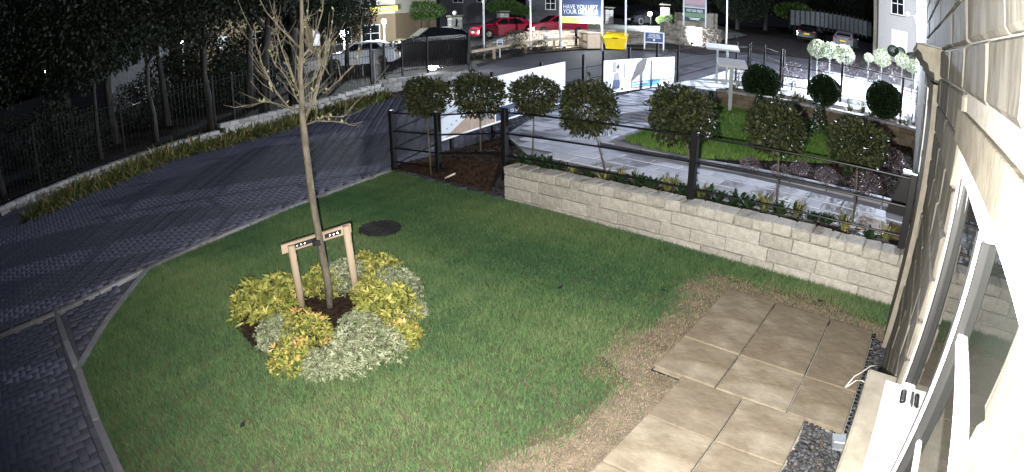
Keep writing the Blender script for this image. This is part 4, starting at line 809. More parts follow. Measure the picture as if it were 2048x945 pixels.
WL = ['slim tree at the far left edge of the wood', 'dark tree second from the left behind the railings', 'thin pale-stemmed tree close to the railings', 'stout dark tree deep in the wood at left', 'thin tree with bare stem rising over the railings', 'dark tree behind the lit yard window', 'dark tree with stem before the paired railing posts', 'thick double-stemmed tree left of the young tree', 'leafy tree behind the thick double stem', 'thick dark trunk seen behind the young tree', 'broad leafy tree lit from behind, right of the young tree', 'tall dark tree at the back of the wood', 'tall dark tree at the back left of the wood', 'leafy tree over the pale parked car']
for k, (x, y, h, r, cr) in enumerate(WT):
    t = thing('wood_tree', WL[k], 'tree', (x, y, terr(y)-.05), k*1.1); trunk_mesh(320+k, h*.8, r, (random.uniform(-.5, .5), random.uniform(-.5, .5))).build('trunk', 'dark_bark', t, True)
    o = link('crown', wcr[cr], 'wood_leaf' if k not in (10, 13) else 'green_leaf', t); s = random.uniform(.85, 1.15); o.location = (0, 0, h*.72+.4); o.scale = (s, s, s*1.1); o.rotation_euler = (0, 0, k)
    if h > 7.2: o = link('crown', wcr[(cr+1) % 3], 'wood_leaf', t); o.location = (.8, .5, h*.98); o.scale = (.9, .9, .9)
for (u, v, D, s, cr) in ((690, 30, 27, .62, 0), (655, 10, 25, .5, 1)):
    c = on_(u, v, D); t = thing('wood_tree', 'lit leafy tree before the cream flats, '+('largest crown' if cr == 0 else 'upper crown by the young tree top' if cr == 1 else 'small low crown'), 'tree', (c[0], c[1], terr(c[1]))); MB().tube([(0, 0, -.1), (.1, 0, (c[2]-terr(c[1]))*.6), (0, 0, c[2]-terr(c[1]))], [.12, .09, .05], 7).build('trunk', 'dark_bark', t, True); o = link('crown', wcr[cr], 'street_leaf', t); o.location = (0, 0, c[2]-terr(c[1])); o.scale = (s, s, s)
UB = [(-18.4, -2.5), (-18.8, .6), (-20.2, 2.2), (-24, 5), (-24, -1), (-22.5, 1), (-25, 8.6), (-26.6, 11.2), (-25.5, 7.2), (-26.5, 12.8), (-24.5, 9.8)]
for k, (x, y) in enumerate(UB):
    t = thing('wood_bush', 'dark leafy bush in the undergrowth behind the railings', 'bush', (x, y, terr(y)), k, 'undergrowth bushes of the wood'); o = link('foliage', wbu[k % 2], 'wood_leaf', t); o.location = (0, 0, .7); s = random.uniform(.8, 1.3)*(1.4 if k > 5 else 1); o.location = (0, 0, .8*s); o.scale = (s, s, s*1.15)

# ================================================================== FAR SIDE
def facing(p): return math.atan2(-p[0], p[1])                      # turn so that local -Y looks at the viewer
# flagpoles
for (u, v), lb in zip(((968, 119), (1061, 96), (1251, 99), (1453, 86)), ('white flagpole rising through the bonnet of the first red car', 'white flagpole between the two red cars', 'white flagpole right of the yellow bin', 'white flagpole standing before the dark trees on the right')):
    p = gr(u, v); t = thing('flagpole', lb, 'flagpole', tuple(p)); MB().tube([(0, 0, -.2), (0, 0, 7)], [.055, .045], 10).build('pole', 'white_metal', t, True); MB().bev((0, 0, .03), (.22, .22, .06), .01).build('base_plate', 'fence_panel', t); MB().ball((0, 0, 7.05), .08).build('finial', 'white_metal', t)
# hoarding with two posts
def sign_text(parent, s, size, x, z, m, width=None, y=-.03, name='lettering'):
    words_ = s
    return text_mesh(name, words_, size, m, parent, Matrix(((1, 0, 0, x), (0, 0, -1, y), (0, 1, 0, z), (0, 0, 0, 1))), width)
pB = gr(1204, 98); DB = np.hypot(*pB[:2]); az = facing(pB)
dirL = ray(1121, 60); PL = np.array([0, 0, 0])+np.array([dirL[0], dirL[1], 0])/np.hypot(dirL[0], dirL[1])*DB*1.0
hb = thing('hoarding', 'large navy hoarding reading HAVE YOU LEFT YOUR DETAILS on two white posts', 'sign', tuple(pB)); ang = math.atan2(pB[1]-PL[1], pB[0]-PL[0]); hb.rotation_euler = (0, 0, ang); Wb = np.hypot(*(pB-PL)[:2])
zb = vp(1165, 47, (pB+PL)/2)[2]-pB[2]; sc_ = DB/1150
zs = zb+13*sc_
MB().tube([(0, 0, -.2), (0, 0, 5)], .065, 10).build('post', 'white_metal', hb, True); MB().tube([(-Wb, 0, -.2), (-Wb, 0, 5)], .075, 10).build('post', 'white_metal', hb, True)
MB().box((-Wb/2, 0, (zs+4.4)/2), (Wb-.12, .05, 4.4-zs)).build('board', 'print_navy', hb); MB().box((-Wb/2, 0, (zb+zs)/2), (Wb-.12, .055, zs-zb)).build('lime_strip', 'print_lime', hb); MB().box((-Wb/2, -.002, zs), (Wb-.12, .06, .03)).build('rule', 'print_white', hb)
for k, (s, yy) in enumerate((('HAVE YOU LEFT', 14), ('YOUR DETAILS?', 24))): sign_text(hb, s, .34, -Wb/2-.02*Wb, zb+(47-yy)*sc_+0*.1, 'print_white', Wb*.82 if k == 0 else Wb*.83)
for yy, w in ((37.5, .42), (42, .34)): MB().box((-Wb/2, -.032, zb+(47-yy)*sc_), (Wb*w, .006, .06)).build('small_print', 'print_green', hb)
spt = thing('sign_floodlight', 'small glaring floodlight at the lower right of the navy hoarding', 'floodlight', tuple(np.array([pB[0], pB[1], pB[2]+zb+.15])+np.array([-math.cos(ang)*.35-math.sin(ang)*-.0, -.25, 0]))); MB().ball((0, 0, 0), .13, 12, 8).build('lens', 'glow', spt, True); MB().bev((0, .10, -.05), (.2, .12, .14), .02).build('housing', 'black_metal', spt)
# welcome board on two posts
pS = gr(1389, 62); pS = gr(1400, 88)+np.array([-1.2, 3.4, 0]); D2 = np.hypot(*pS[:2]); sc2 = D2/1150
def on(u, v, D): d = ray(u, v); k = D/np.hypot(d[0], d[1]); return np.array([0, 0, H])+d*k
wA, wB = on(1367, 56, D2), on(1411, 56, D2); wb = thing('welcome_board', 'tall dark green board reading WEST BAR GREEN on two white posts behind the curved wall', 'sign', tuple(wA)); ang2 = math.atan2(wB[1]-wA[1], wB[0]-wA[0]); wb.rotation_euler = (0, 0, ang2); W2 = np.hypot(*(wB-wA)[:2])
for x in (0, W2): MB().tube([(x, 0, -1.6), (x, 0, 3.2)], .06, 8).build('post', 'white_metal', wb, True)
zz = lambda y: (56-y)*sc2
for a, b_, m_, nm in ((39.5, 33, 'print_teal', 'lower_panel'), (32.5, 24.5, 'print_green', 'green_panel'), (24, 14, 'print_teal', 'name_panel'), (12.5, 8, 'print_grey', 'grey_panel'), (7.5, -22, 'print_pink', 'picture_panel')): MB().box((W2/2, 0, (zz(a)+zz(b_))/2), (W2-.12, .05, zz(b_)-zz(a))).build(nm, m_, wb)
sign_text(wb, 'WEST BAR GREEN', .28, W2/2, zz(20), 'print_white', W2*.74)
for y, w in ((35, .5), (37.5, .38)): MB().box((W2/2, -.03, zz(y)), (W2*w, .005, .05)).build('small_print', 'print_white', wb)
MB().box((W2/2, 0, zz(13.2)), (W2-.12, .06, .04)).build('rule', 'print_white', wb)
# thank you sign
tA, tB = gr(1289, 99), gr(1327, 101); tk = thing('visitor_sign', 'low navy sign reading THANK YOU FOR VISITING on white legs by the drive', 'sign', tuple(tA)); ang3 = math.atan2(tB[1]-tA[1], tB[0]-tA[0]); tk.rotation_euler = (0, 0, ang3); W3 = np.hypot(*(tB-tA)[:2]); h3 = 36*np.hypot(*tA[:2])/1150
for x in (0, W3): MB().box((x, 0, h3*.47), (.07, .07, h3*1.06)).build('leg', 'white_metal', tk)
MB().box((W3/2, 0, h3*.70), (W3-.09, .04, h3*.52)).build('board', 'print_navy', tk); MB().box((W3/2, 0, h3*.42), (W3-.07, .06, .05)).build('rail', 'white_metal', tk); MB().box((W3/2, 0, h3*.985), (W3-.07, .06, .05)).build('rail', 'white_metal', tk)
sign_text(tk, 'THANK YOU', .13, W3/2, h3*.86, 'print_white', W3*.55); sign_text(tk, 'FOR VISITING', .13, W3/2, h3*.77, 'print_white', W3*.62); MB().box((W3/2, -.024, h3*.68), (W3*.7, .004, .025)).build('small_print', 'print_white', tk); MB().bev((W3/2, -.024, h3*.56), (.09, .006, .11), .002).build('emblem', 'print_white', tk)
for (u, v, top, w), lb in zip(((1000, 116, 79, 12), (1091, 98, 71, 8)), ('small square white-edged notice on a post by the timber rail', 'tiny navy notice on a thin post before the bright stone wall')):
    p = gr(u, v); s = np.hypot(*p[:2])/1150; t = thing('notice', lb, 'sign', tuple(p), facing(p)); MB().box((0, 0, (v-top)*s*.45), (.05, .05, (v-top)*s*.95)).build('post', 'white_metal' if w > 10 else 'fence_panel', t)
    MB().box((0, -.03, (v-top-6)*s), (w*s, .03, 12*s)).build('plate', 'white_metal' if w > 10 else 'print_navy', t); MB().box((0, -.048, (v-top-8.5)*s), (w*s*.8, .01, 5*s)).build('emblem_panel', 'print_navy' if w > 10 else 'print_grey', t); MB().box((0, -.048, (v-top-3)*s), (w*s*.7, .01, 2*s)).build('text_line', 'print_navy' if w > 10 else 'print_white', t)
# timber knee rail
kr = thing('knee_rail', 'low timber knee rail along the verge below the red cars', 'fence'); KP = [gr(*p) for p in ((942, 128), (988, 119), (1051, 107), (1108, 100), (1158, 95))]
for p in KP[1:]: MB().bev((p[0], p[1], p[2]+.27), (.13, .13, .62), .01, rz=.6).build('post', 'timber', kr)
for a, b_ in zip(KP[:-1], KP[1:]): d = b_-a; MB().add([(*(a+d*f+np.array([ox, 0, .50+oz]))[:3],) for f in (0.01, .99) for ox, oz in ((-.06, 0), (.06, 0), (.06, .12), (-.06, .12))], [(0, 1, 2, 3), (7, 6, 5, 4), (0, 4, 5, 1), (1, 5, 6, 2), (2, 6, 7, 3), (3, 7, 4, 0)]).build('rail', 'timber', kr)
# bins
p = gr(1181, 97); s = np.hypot(*p[:2])/1150; t = thing('storage_bin', 'square beige storage bin beside the bright wall', 'bin', tuple(p), facing(p)+.5); MB().bev((0, 0, .42), (.95, .95, .84), .04).build('body', 'beige_plastic', t); MB().bev((0, 0, .88), (1.0, 1.0, .08), .02).build('lid', 'beige_plastic', t)
for k in range(4): MB().box((0, -.478, .18+.17*k), (.9, .012, .03)).build('rib', 'beige_plastic', t)
p = gr(1232, 98); t = thing('grit_bin', 'yellow grit bin with wedge lid between two white poles', 'bin', tuple(p), facing(p)-.15); MB().add([(-.50, -.36, 0), (.50, -.36, 0), (.50, .36, 0), (-.50, .36, 0), (-.60, -.44, .62), (.60, -.44, .62), (.60, .44, .80), (-.60, .44, .80)], BOXF).build('body', 'yellow_plastic', t); MB().add([(-.64, -.48, .60), (.64, -.48, .60), (.64, .48, .80), (-.64, .48, .80), (-.60, -.44, .70), (.60, -.44, .70), (.60, .44, .92), (-.60, .44, .92)], BOXF).build('lid', 'yellow_plastic', t); MB().box((0, -.49, .62), (.3, .03, .05)).build('latch', 'black_metal', t)
# rubble walls
def rubble(name, label, pts, zt, m='rubble', depth=.4, ch=.13, seed=0):
    g = np.random.default_rng(seed); t = thing(name, label, 'wall'); V, Fs, T = [], [], []; core = MB()
    for (a, ta), (b_, tb) in zip(zip(pts[:-1], zt[:-1]), zip(pts[1:], zt[1:])):
        a, b_ = np.array(a[:2], float), np.array(b_[:2], float); Ld = np.hypot(*(b_-a)); d = (b_-a)/Ld; n = np.array([d[1], -d[0]]); 
        if n@a > 0: n = -n
        za, zb_ = terr(a[1])-.1, terr(b_[1])-.1; rows = int(np.ceil(max(ta-za, tb-zb_)/ch)); q0, q1 = a-n*depth, b_-n*depth
        core.add([(*a, za), (*b_, zb_), (*q1, zb_), (*q0, za), (*a, ta-.03), (*b_, tb-.03), (*q1, tb-.03), (*q0, ta-.03)], BOXF)
        for r in range(rows):
            x = -g.uniform(0, .2)
            while x < Ld:
                w = g.uniform(.18, .5); f0, f1 = max(x, 0)/Ld, min(x+w, Ld)/Ld; x += w
                if f1-f0 < .01: continue
                top = ta+(tb-ta)*(f0+f1)/2; bot = za+(zb_-za)*(f0+f1)/2; z0 = bot+r*ch; z1 = min(z0+ch, top)
                if z1-z0 < .03: continue
                P, Fb = bevbox((max((f1-f0)*Ld-.02, .03), .14, z1-z0-.018), .02, .010); an = math.atan2(d[1], d[0]); cz, sz = math.cos(an), math.sin(an); c = a+d*(f0+f1)/2*Ld+n*g.uniform(.0, .05)
                P = P@np.array([[cz, sz, 0], [-sz, cz, 0], [0, 0, 1]])+np.array([c[0], c[1], (z0+z1)/2]); k = len(V); V += list(P); Fs += [tuple(i+k for i in f) for f in Fb]; T += [float(np.clip(g.normal(.45, .28), 0, 1))]*24
    core.build('core', 'mortar', t); me = bpy.data.meshes.new('stones'); me.from_pydata([tuple(v) for v in V], [], Fs); at_ = me.attributes.new('tone', 'FLOAT', 'POINT'); at_.data.foreach_set('value', T); link('stones', me, m, t, kind='stuff'); return t
rp1 = [gr(u, v) for u, v in ((945, 118), (1000, 104), (1060, 97), (1152, 93))]; rubble('rubble_wall', 'low rubble wall below the red cars, brightly lit at its right part', [p[:2]+np.array([-.9, 1.2]) for p in rp1], [p[2]+z for p, z in zip(rp1, (.45, .75, .98, .95))], seed=1)
rp2 = [gr(u, v) for u, v in ((1152, 93), (1210, 90), (1290, 92))]; rubble('rubble_wall', 'dark retaining wall of rubble stone behind the two bins', [p[:2]+np.array([-.6, 1.4]) for p in rp2], [p[2]+z for p, z in zip(rp2, (.95, .95, .80))], seed=2)
rp3 = [gr(u, v) for u, v in ((1322, 76), (1328, 84), (1360, 88), (1400, 90), (1432, 87), (1442, 82))]; cw = rubble('rubble_wall', 'curved rubble stone wall with a floodlit patch under the welcome board', [p[:2] for p in rp3], [on(u, v, np.hypot(*p[:2]))[2] for (u, v), p in zip(((1326, 46), (1332, 44), (1362, 50), (1400, 55), (1432, 58), (1442, 60)), rp3)], seed=3)
c = (rp3[3]+rp3[2])/2; t = thing('ground_spotlight', 'small black ground spotlight aimed at the curved wall', 'floodlight', (c[0]+.55, c[1]-1.0, terr(c[1]))); MB().bev((0, 0, .12), (.16, .12, .14), .02).build('housing', 'black_metal', t); MB().tube([(0, 0, -.1), (0, 0, .08)], .02, 6).build('spike', 'black_metal', t)
WSP = (c[0]+.62, c[1]-.92, terr(c[1])+.28); WAIM = (c[0]+.7, c[1]+.3, terr(c[1])+.75)
# fence panels behind the welcome board
pf = thing('panel_fence', 'weathered timber panel fence above the curved wall', 'fence')
for k in range(17):
    q = on(1352+5*k, 58, D2*1.03); MB().bev((q[0], q[1], q[2]+.55), (.20, .03, 1.35-.012*k), .006, rz=ang2).build('board', 'grey_timber', pf)
# cars
def car(name, label, paint, u, v, rz, L_=4.2, Wd=1.78, Hh=1.48, plate='plate_white', cat='car', pos=None, rear=False):
    p = gr(u, v) if pos is None else pos; t = thing(name, label, cat, tuple(p), rz); hl = L_/2
    low = [(-hl, .32), (-hl+.02, .62), (-hl+.12, .80), (-hl+.45, .90), (-hl+1.15, .98), (hl-.55, 1.02), (hl-.1, .96), (hl, .80), (hl, .34), (hl-.15, .24), (-hl+.15, .22)]
    n = len(low); V = []; Fs = []
    for s, k in ((-1, .93), (-.86, 1.0), (.86, 1.0), (1, .93)): V += [(x*(1 if abs(s) < .9 else .965), s*Wd/2, .24+(z-.24)*(1 if abs(s) < .9 else .96)) for x, z in low]
    for r in range(3): Fs += [(r*n+i, r*n+(i+1) % n, (r+1)*n+(i+1) % n, (r+1)*n+i) for i in range(n)]
    Fs += [tuple(range(n-1, -1, -1)), tuple(range(3*n, 4*n))]; b_ = MB().add(V, Fs).build('body', paint, t)
    cab = [(-hl+1.10, .96), (-hl+1.80, Hh-.04), (-hl+2.4, Hh), (hl-1.0, Hh-.03), (hl-.45, Hh-.22), (hl-.18, 1.0)]; k = len(cab)
    V = [(x, s*(Wd/2-.06 if z < 1.05 else Wd/2-.22), z) for s in (-1, 1) for x, z in cab]; MB().add(V, [tuple(range(k-1, -1, -1)), tuple(range(k, 2*k))]+[(i, i+1, k+i+1, k+i) for i in range(k-1)]+[(k-1, 0, k, 2*k-1)]).build('cabin', paint, t)
    yb, yt = Wd/2-.045, Wd/2-.195
    for s in (-1, 1):
        for x0, x1, x2, x3 in ((-hl+1.32, -hl+1.90, -hl+2.25, -hl+2.30), (-hl+2.36, -hl+2.36, hl-1.05, hl-.72)): MB().add([(x0, s*yb, 1.02), (x3, s*yb, 1.02), (x2, s*(yt+.015), Hh-.10), (x1, s*(yt+.015), Hh-.10)], [(0, 1, 2, 3)]).build('side_window', 'dark_glass', t)
        for x in (-hl+.78, hl-.78):
            w = MB().tube([(x, s*(Wd/2-.20), .32), (x, s*(Wd/2+.005), .32)], .33, 18).build('wheel', 'rubber', t); MB().tube([(x, s*(Wd/2+.0), .32), (x, s*(Wd/2+.016), .32)], .20, 10).build('rim', 'chrome', w)
        MB().bev((-hl+.10, s*(Wd/2-.30), .70), (.14, .36, .12), .03).build('headlight', 'chrome', t); MB().bev((hl-.03, s*(Wd/2-.25), .84), (.10, .30, .14), .03).build('tail_light', 'tail_red', t); MB().bev((-hl+1.38, s*(Wd/2+.06), 1.02), (.12, .16, .12), .03).build('mirror', paint, t)
        MB().box((0, s*(Wd/2+.002), .62), (L_*.42, .01, .03)).build('door_trim', 'rubber', t)
    MB().add([(-hl+1.14, -.70, .99), (-hl+1.14, .70, .99), (-hl+1.80, .58, Hh-.07), (-hl+1.80, -.58, Hh-.07)], [(0, 1, 2, 3)]).build('windscreen', 'dark_glass', t).location = (-.02, 0, .02)
    MB().add([(hl-.17, -.66, 1.04), (hl-.17, .66, 1.04), (hl-.45, .58, Hh-.25), (hl-.45, -.58, Hh-.25)], [(0, 1, 2, 3)]).build('rear_window', 'dark_glass', t).location = (.02, 0, .02)
    MB().bev((-hl-.01, 0, .46), (.03, .52, .11), .004).build('front_plate', plate if not rear else 'plate_white', t); MB().bev((hl+.01, 0, .62), (.03, .52, .12), .004).build('rear_plate', 'plate_yellow', t); MB().bev((-hl+.01, 0, .62), (.03, 1.0, .14), .01).build('grille', 'rubber', t)
    MB().box((0, 0, .22), (L_*.9, Wd*.86, .10)).build('underside', 'rubber', t); return t
c1 = gr(1003, 76); az1 = facing(c1); car('parked_car', 'red hatchback parked by the first two flagpoles, nose to the left', 'red_paint', 0, 0, az1+.42, 4.2, pos=c1)
c2 = gr(1112, 71); car('parked_car', 'red car parked behind the navy hoarding', 'red_paint', 0, 0, facing(c2)+.42, 4.2, pos=c2)
c3 = gr(1290, 50); car('parked_car', 'black car with a white front plate parked across the far road', 'black_paint', 0, 0, facing(c3)+.75, 4.2, pos=c3)
t = thing('headlamp_glare', 'glaring white lamp against the black car on the far road', 'lamp', tuple(on(1300, 28, np.hypot(*c3[:2])-2.6))); MB().ball((0, 0, 0), .20, 12, 8).build('lens', 'glow', t, True); MB().tube([(0, .15, 0), (0, .15, -1.8)], .04, 6).build('stand', 'black_metal', t)
c4 = on(862, 108, 34); c4[2] = terr(c4[1]); car('parked_car', 'dark car parked close behind the barred gate', 'black_paint', 0, 0, facing(c4)+.35, 4.3, Hh=1.5, pos=c4)
c5 = on(722, 118, 33); c5[2] = terr(c5[1])-.3; car('parked_car', 'pale car seen through the railings right of the young tree', 'white_paint', 0, 0, facing(c5)-.2, 4.2, pos=c5)
c6 = on(1692, 104, 50); c6[2] = terr(c6[1]); car('parked_car', 'grey hatchback seen from behind in the dark car park', 'grey_paint', 0, 0, facing(c6)-PI/2-.15, 4.2, pos=c6)
c7 = on(1622, 96, 52); c7[2] = terr(c7[1]); car('parked_car', 'black car seen from behind in the dark car park', 'black_paint', 0, 0, facing(c7)-PI/2-.2, 4.4, Wd=1.85, pos=c7)
# far road
polysheet('road', [tuple(p) for p in ((-46, 30), (-30, 30.5), (-21, 35), (-15.2, 33), (-13.6, 34), (-14.5, 48), (-22, 60), (-30, 60), (-46, 40))], lambda x, y: terr(y)-.02, 'road', cut=3.0)
# gate pillars
def pillar(u, v, D, w, h, lb, ball=False, plate=False):
    p = on(u, v, D); z0 = p[2]; t = thing('gate_pillar', lb, 'pillar', (p[0], p[1], z0), facing(p)+.35); 
    for r in range(int(h/.22)):
        for s in (-1, 1): block('stone', (s*w/4*(1.0), 0, .11+.22*r), (w/2-.012, w-.01, .21), 'grey_block', t, b=.015, jit=.006)
    MB().bev((0, 0, h+.06), (w+.16, w+.16, .14), .02).build('cap', 'smooth_stone', t)
    if ball: MB().ball((0, 0, h+.30), .17).build('ball_finial', 'white_metal', t, True)
    if plate: MB().bev((-.05, -w/2-.012, h*.60), (.11, .02, .62), .004).build('number_plate', 'black_metal', t)
    MB().box((0, 0, -.6), (w, w, 1.2)).build('base', 'mortar', t)
pillar(910, 64, 43, .85, 1.15, 'pale stone gate pillar with ball finial and dark vertical plate', True, True); pillar(1006, 45, 55, .9, 1.0, 'pale stone gate pillar behind the first red car'); pillar(1216, 42, 56, .8, 1.25, 'yellowish stone pillar right of the hoarding'); pillar(1330, 38, 54, .7, 1.3, 'yellowish gate post right of the black car')
# buildings
def building(label, u0, u1, v, D0, D1, ht, m, wins, depth=8, m2=None, split=0, base=1.0, roof='slate'):
    a, b_ = on(u0, v, D0), on(u1, v, D1); z0 = min(a[2], b_[2]); L_ = np.hypot(*(b_-a)[:2]); t = thing('building', label, 'building', (a[0], a[1], z0), math.atan2(b_[1]-a[1], b_[0]-a[0]))
    MB().box((L_/2, depth/2, (split+ht)/2), (L_, depth, ht-split)).build('wall', m, t)
    if split: MB().box((L_/2, depth/2, split/2-.004), (L_-.02, depth-.02, split)).build('lower_wall', m2, t)
    MB().box((L_/2, depth/2, -base/2), (L_*.99, depth*.99, base)).build('plinth', 'dark_stone', t)
    MB().add([(-.3, -.3, ht), (L_+.3, -.3, ht), (L_+.3, depth+.3, ht), (-.3, depth+.3, ht), (-.3, depth/2-.1, ht+2.2), (L_+.3, depth/2-.1, ht+2.2), (L_+.3, depth/2+.1, ht+2.2), (-.3, depth/2+.1, ht+2.2)], BOXF).build('roof', roof, t)
    for x, z, w, h, lit, nb in wins:
        f = MB(); 
        for c_, d_ in (((0, 0, h/2), (w+.12, .06, .07)), ((0, 0, -h/2), (w+.12, .06, .07)), ((-w/2, 0, 0), (.07, .06, h)), ((w/2, 0, 0), (.07, .06, h))): f.box(c_, d_)
        for q in range(1, nb+1): f.box((-w/2+w*q/(nb+1), 0, 0), (.05, .055, h))
        if nb: f.box((0, 0, 0), (w, .05, .05))
        fo = f.build('window', 'upvc', t, loc=(x, -.03, z)); MB().box((0, .005, 0), (w-.04, .02, h-.04)).build('pane', 'lit_pane' if lit else 'dark_glass', fo); MB().bev((0, -.03, -h/2-.08), (w+.25, .16, .09), .01).build('sill', 'smooth_stone', fo)
    return t, L_
building('cream block of flats behind the trees with a white-framed window over a tan ground floor', 610, 792, 82, 52, 47, 8, 'render', [(6.9, 3.55, 1.3, 1.3, False, 1), (6.9, .75, 1.7, 1.4, False, 1), (4.2, 3.55, 1.3, 1.3, True, 1), (4.2, .75, 1.5, 1.4, False, 1), (1.6, 3.5, 1.2, 1.3, False, 1), (1.6, .8, 1.3, 1.4, True, 1)], m2='brick_tan', split=2.3)
building('pale rendered house glimpsed through the wood behind the thick double trunk', 400, 560, 150, 46, 52, 6, 'brick_tan', [(2.0, 1.2, 1.2, 1.2, False, 1), (5.5, 1.3, 1.2, 1.2, True, 1), (2.5, 3.6, 1.0, 1.1, True, 1), (6.5, 3.6, 1.0, 1.1, False, 1)], m2='brick_tan', split=.0)
building('low building in the wood at left with lit white window bars', 225, 345, 205, 36, 40, 4.4, 'dark_stone', [(2.1, 1.15, .8, 1.0, False, 0), (3.2, 1.2, .3, 1.1, True, 0), (4.6, 3.2, .5, .6, True, 0)])
building('dark stone building behind the gate pillar with ball finial', 880, 1000, 48, 62, 66, 7, 'dark_stone', [(2.2, 3.2, 1.2, 1.3, False, 1), (5.2, 3.2, 1.2, 1.3, False, 1)])
building('dark slate-hung building behind the second red car', 1052, 1130, 48, 60, 60, 7, 'dark_stone', [(2.5, 2.2, 1.0, 1.3, False, 1)])
bw2, LL = building('grey stone house at the back right with white sash windows', 1746, 1900, 118, 47.5, 46.0, 7.0, 'grey_block', [(2.35, 1.78, 1.35, 1.75, True, 1), (2.15, 4.85, 1.1, 1.75, False, 1), (4.9, 4.7, 1.1, 1.7, False, 1)])
MB().tube([(.35, -.07, 0), (.35, -.07, 7)], .06, 8).build('downpipe', 'black_metal', bw2); MB().bev((.12, -.04, 3.4), (.30, .10, 7.2), .01).build('quoin_strip', 'smooth_stone', bw2)
# hedges, shrubs and lamp posts across the road
hedge = crown_mesh('hedge_leaves', 3600, (1.5, .7, .6), .15, .06, 400, shell=.5, lumps=14)
for u, v, D, s, mm, lb in ((842, 22, 50, 1.35, 'green_leaf', 'bright green layered conifer hedge behind the gate'), (1010, 14, 58, 1.2, 'green_leaf', 'green leafy tree top over the first red car'), (1044, 22, 57, .8, 'green_leaf', 'green leafy branch beside the second flagpole'), (1590, 24, 60, 1.5, 'green_leaf', 'lit green bank of foliage above the car park fence'), (1340, 42, 52, .8, 'wood_leaf', 'dark shrub beside the yellowish gate post'), (1470, 88, 46, .7, 'box_leaf', 'low green verge shrub at the foot of the right flagpole')):
    c = on(u, v, D); t = thing('hedge', lb, 'hedge', (c[0], c[1], terr(c[1])), facing(c)); o = link('foliage', hedge, mm, t); o.location = (0, 0, c[2]-terr(c[1])); o.scale = (s, s, s); MB().tube([(0, 0, 0), (0, 0, max(.2, c[2]-terr(c[1])))], .08, 6).build('stem', 'dark_bark', t)
for u, v, s, lb in ((1031, 86, .62, 'rounded dark bush below the rear of the first red car'), (1036, 104, .40, 'low green bush under the timber rail'), (1078, 96, .40, 'small dark bush left of the bright stone wall'), (960, 112, .45, 'yellowish bush at the gate end of the timber rail')):
    c = gr(u, v+8); t = thing('verge_bush', lb, 'bush', tuple(c)); o = link('foliage', wbu[0], 'box_leaf', t); o.location = (0, 0, .75*s); o.scale = (s, s, s)
polysheet('verge', [tuple(gr(u, v)[:2]) for u, v in ((943, 132), (1050, 109), (1150, 100), (1250, 98), (1340, 104))]+[tuple(gr(u, v)[:2]) for u, v in ((1330, 99), (1250, 94), (1150, 94), (1050, 101), (945, 124))], lambda x, y: terr(y)+.03, 'turf_soil', cut=2)
for u, v0, v1, D, lb in ((768, 45, 92, 38, 'globe lamp on a white post before the cream flats'), (688, 70, 120, 40, 'glaring lamp head among the branches right of the young tree'), (90, 118, 175, 45, 'far street lamp at the left edge'), (365, 85, 150, 42, 'bright window glow seen through the wood, built as a lamp beside the date corner'), (92, 143, 190, 52, 'lower far street lamp at the left edge'), (260, 119, 180, 44, 'bright lamp seen through the dark trunks'), (384, 80, 150, 50, 'second bright window glow seen through the wood, built as a lamp')):  # the two glows behind the wood are windows, built as globe lamps
    c = on(u, v0, D); t = thing('street_lamp', lb.replace(' beside the date corner', ''), 'street lamp', (c[0], c[1], terr(c[1]))); h = c[2]-terr(c[1]); MB().tube([(0, 0, -.2), (0, 0, h)], .05, 8).build('post', 'white_metal', t); MB().ball((0, 0, h+.05), .17 if u != 688 else .34, 10, 8).build('globe', 'glow', t, True)
t = thing('yellow_sign', 'yellow sign panel on the corner of the cream flats', 'sign', tuple(on(768, 18, 46.3)), facing(on(768, 18, 46))); MB().bev((0, 0, 0), (2.2, .08, .42), .01).build('panel', 'yellow_plastic', t); MB().box((0, -.045, 0), (1.5, .01, .10)).build('text_line', 'print_navy', t)
# big dark trees behind everything
for k, (u, D, h) in enumerate(((1150, 75, 10), (1215, 70, 9), (1290, 72, 11), (1350, 64, 9), (1420, 62, 10), (1475, 58, 9), (1530, 62, 11), (1580, 70, 10), (1640, 74, 12), (1700, 72, 11), (1740, 80, 12), (1060, 80, 11))):
    c = on(u, 60, D); t = thing('backdrop_tree', 'tall dark tree beyond the far road, '+('behind the hoarding', 'right of the hoarding', 'behind the black car', 'behind the yellowish gate post', 'left of the right flagpole', 'behind the right flagpole', 'right of the right flagpole', 'behind the lit foliage bank', 'behind the black car park car', 'behind the grey hatchback', 'at the stone house corner', 'behind the second red car')[k], 'tree', (c[0], c[1], terr(c[1])), k, 'dark trees beyond the far road'); trunk_mesh(420+k, h*.7, .22, (.3, .2)).build('trunk', 'dark_bark', t)
    for q, (dx, dy, dz, s) in enumerate(((0, 0, .62, 1.5), (1.6, .6, .38, 1.15), (-1.5, .4, .40, 1.2))): o = link('crown', wcr[(k+q) % 3], 'wood_leaf', t); o.location = (dx, dy, h*dz); o.scale = (s, s, s); o.rotation_euler = (0, 0, k+q)
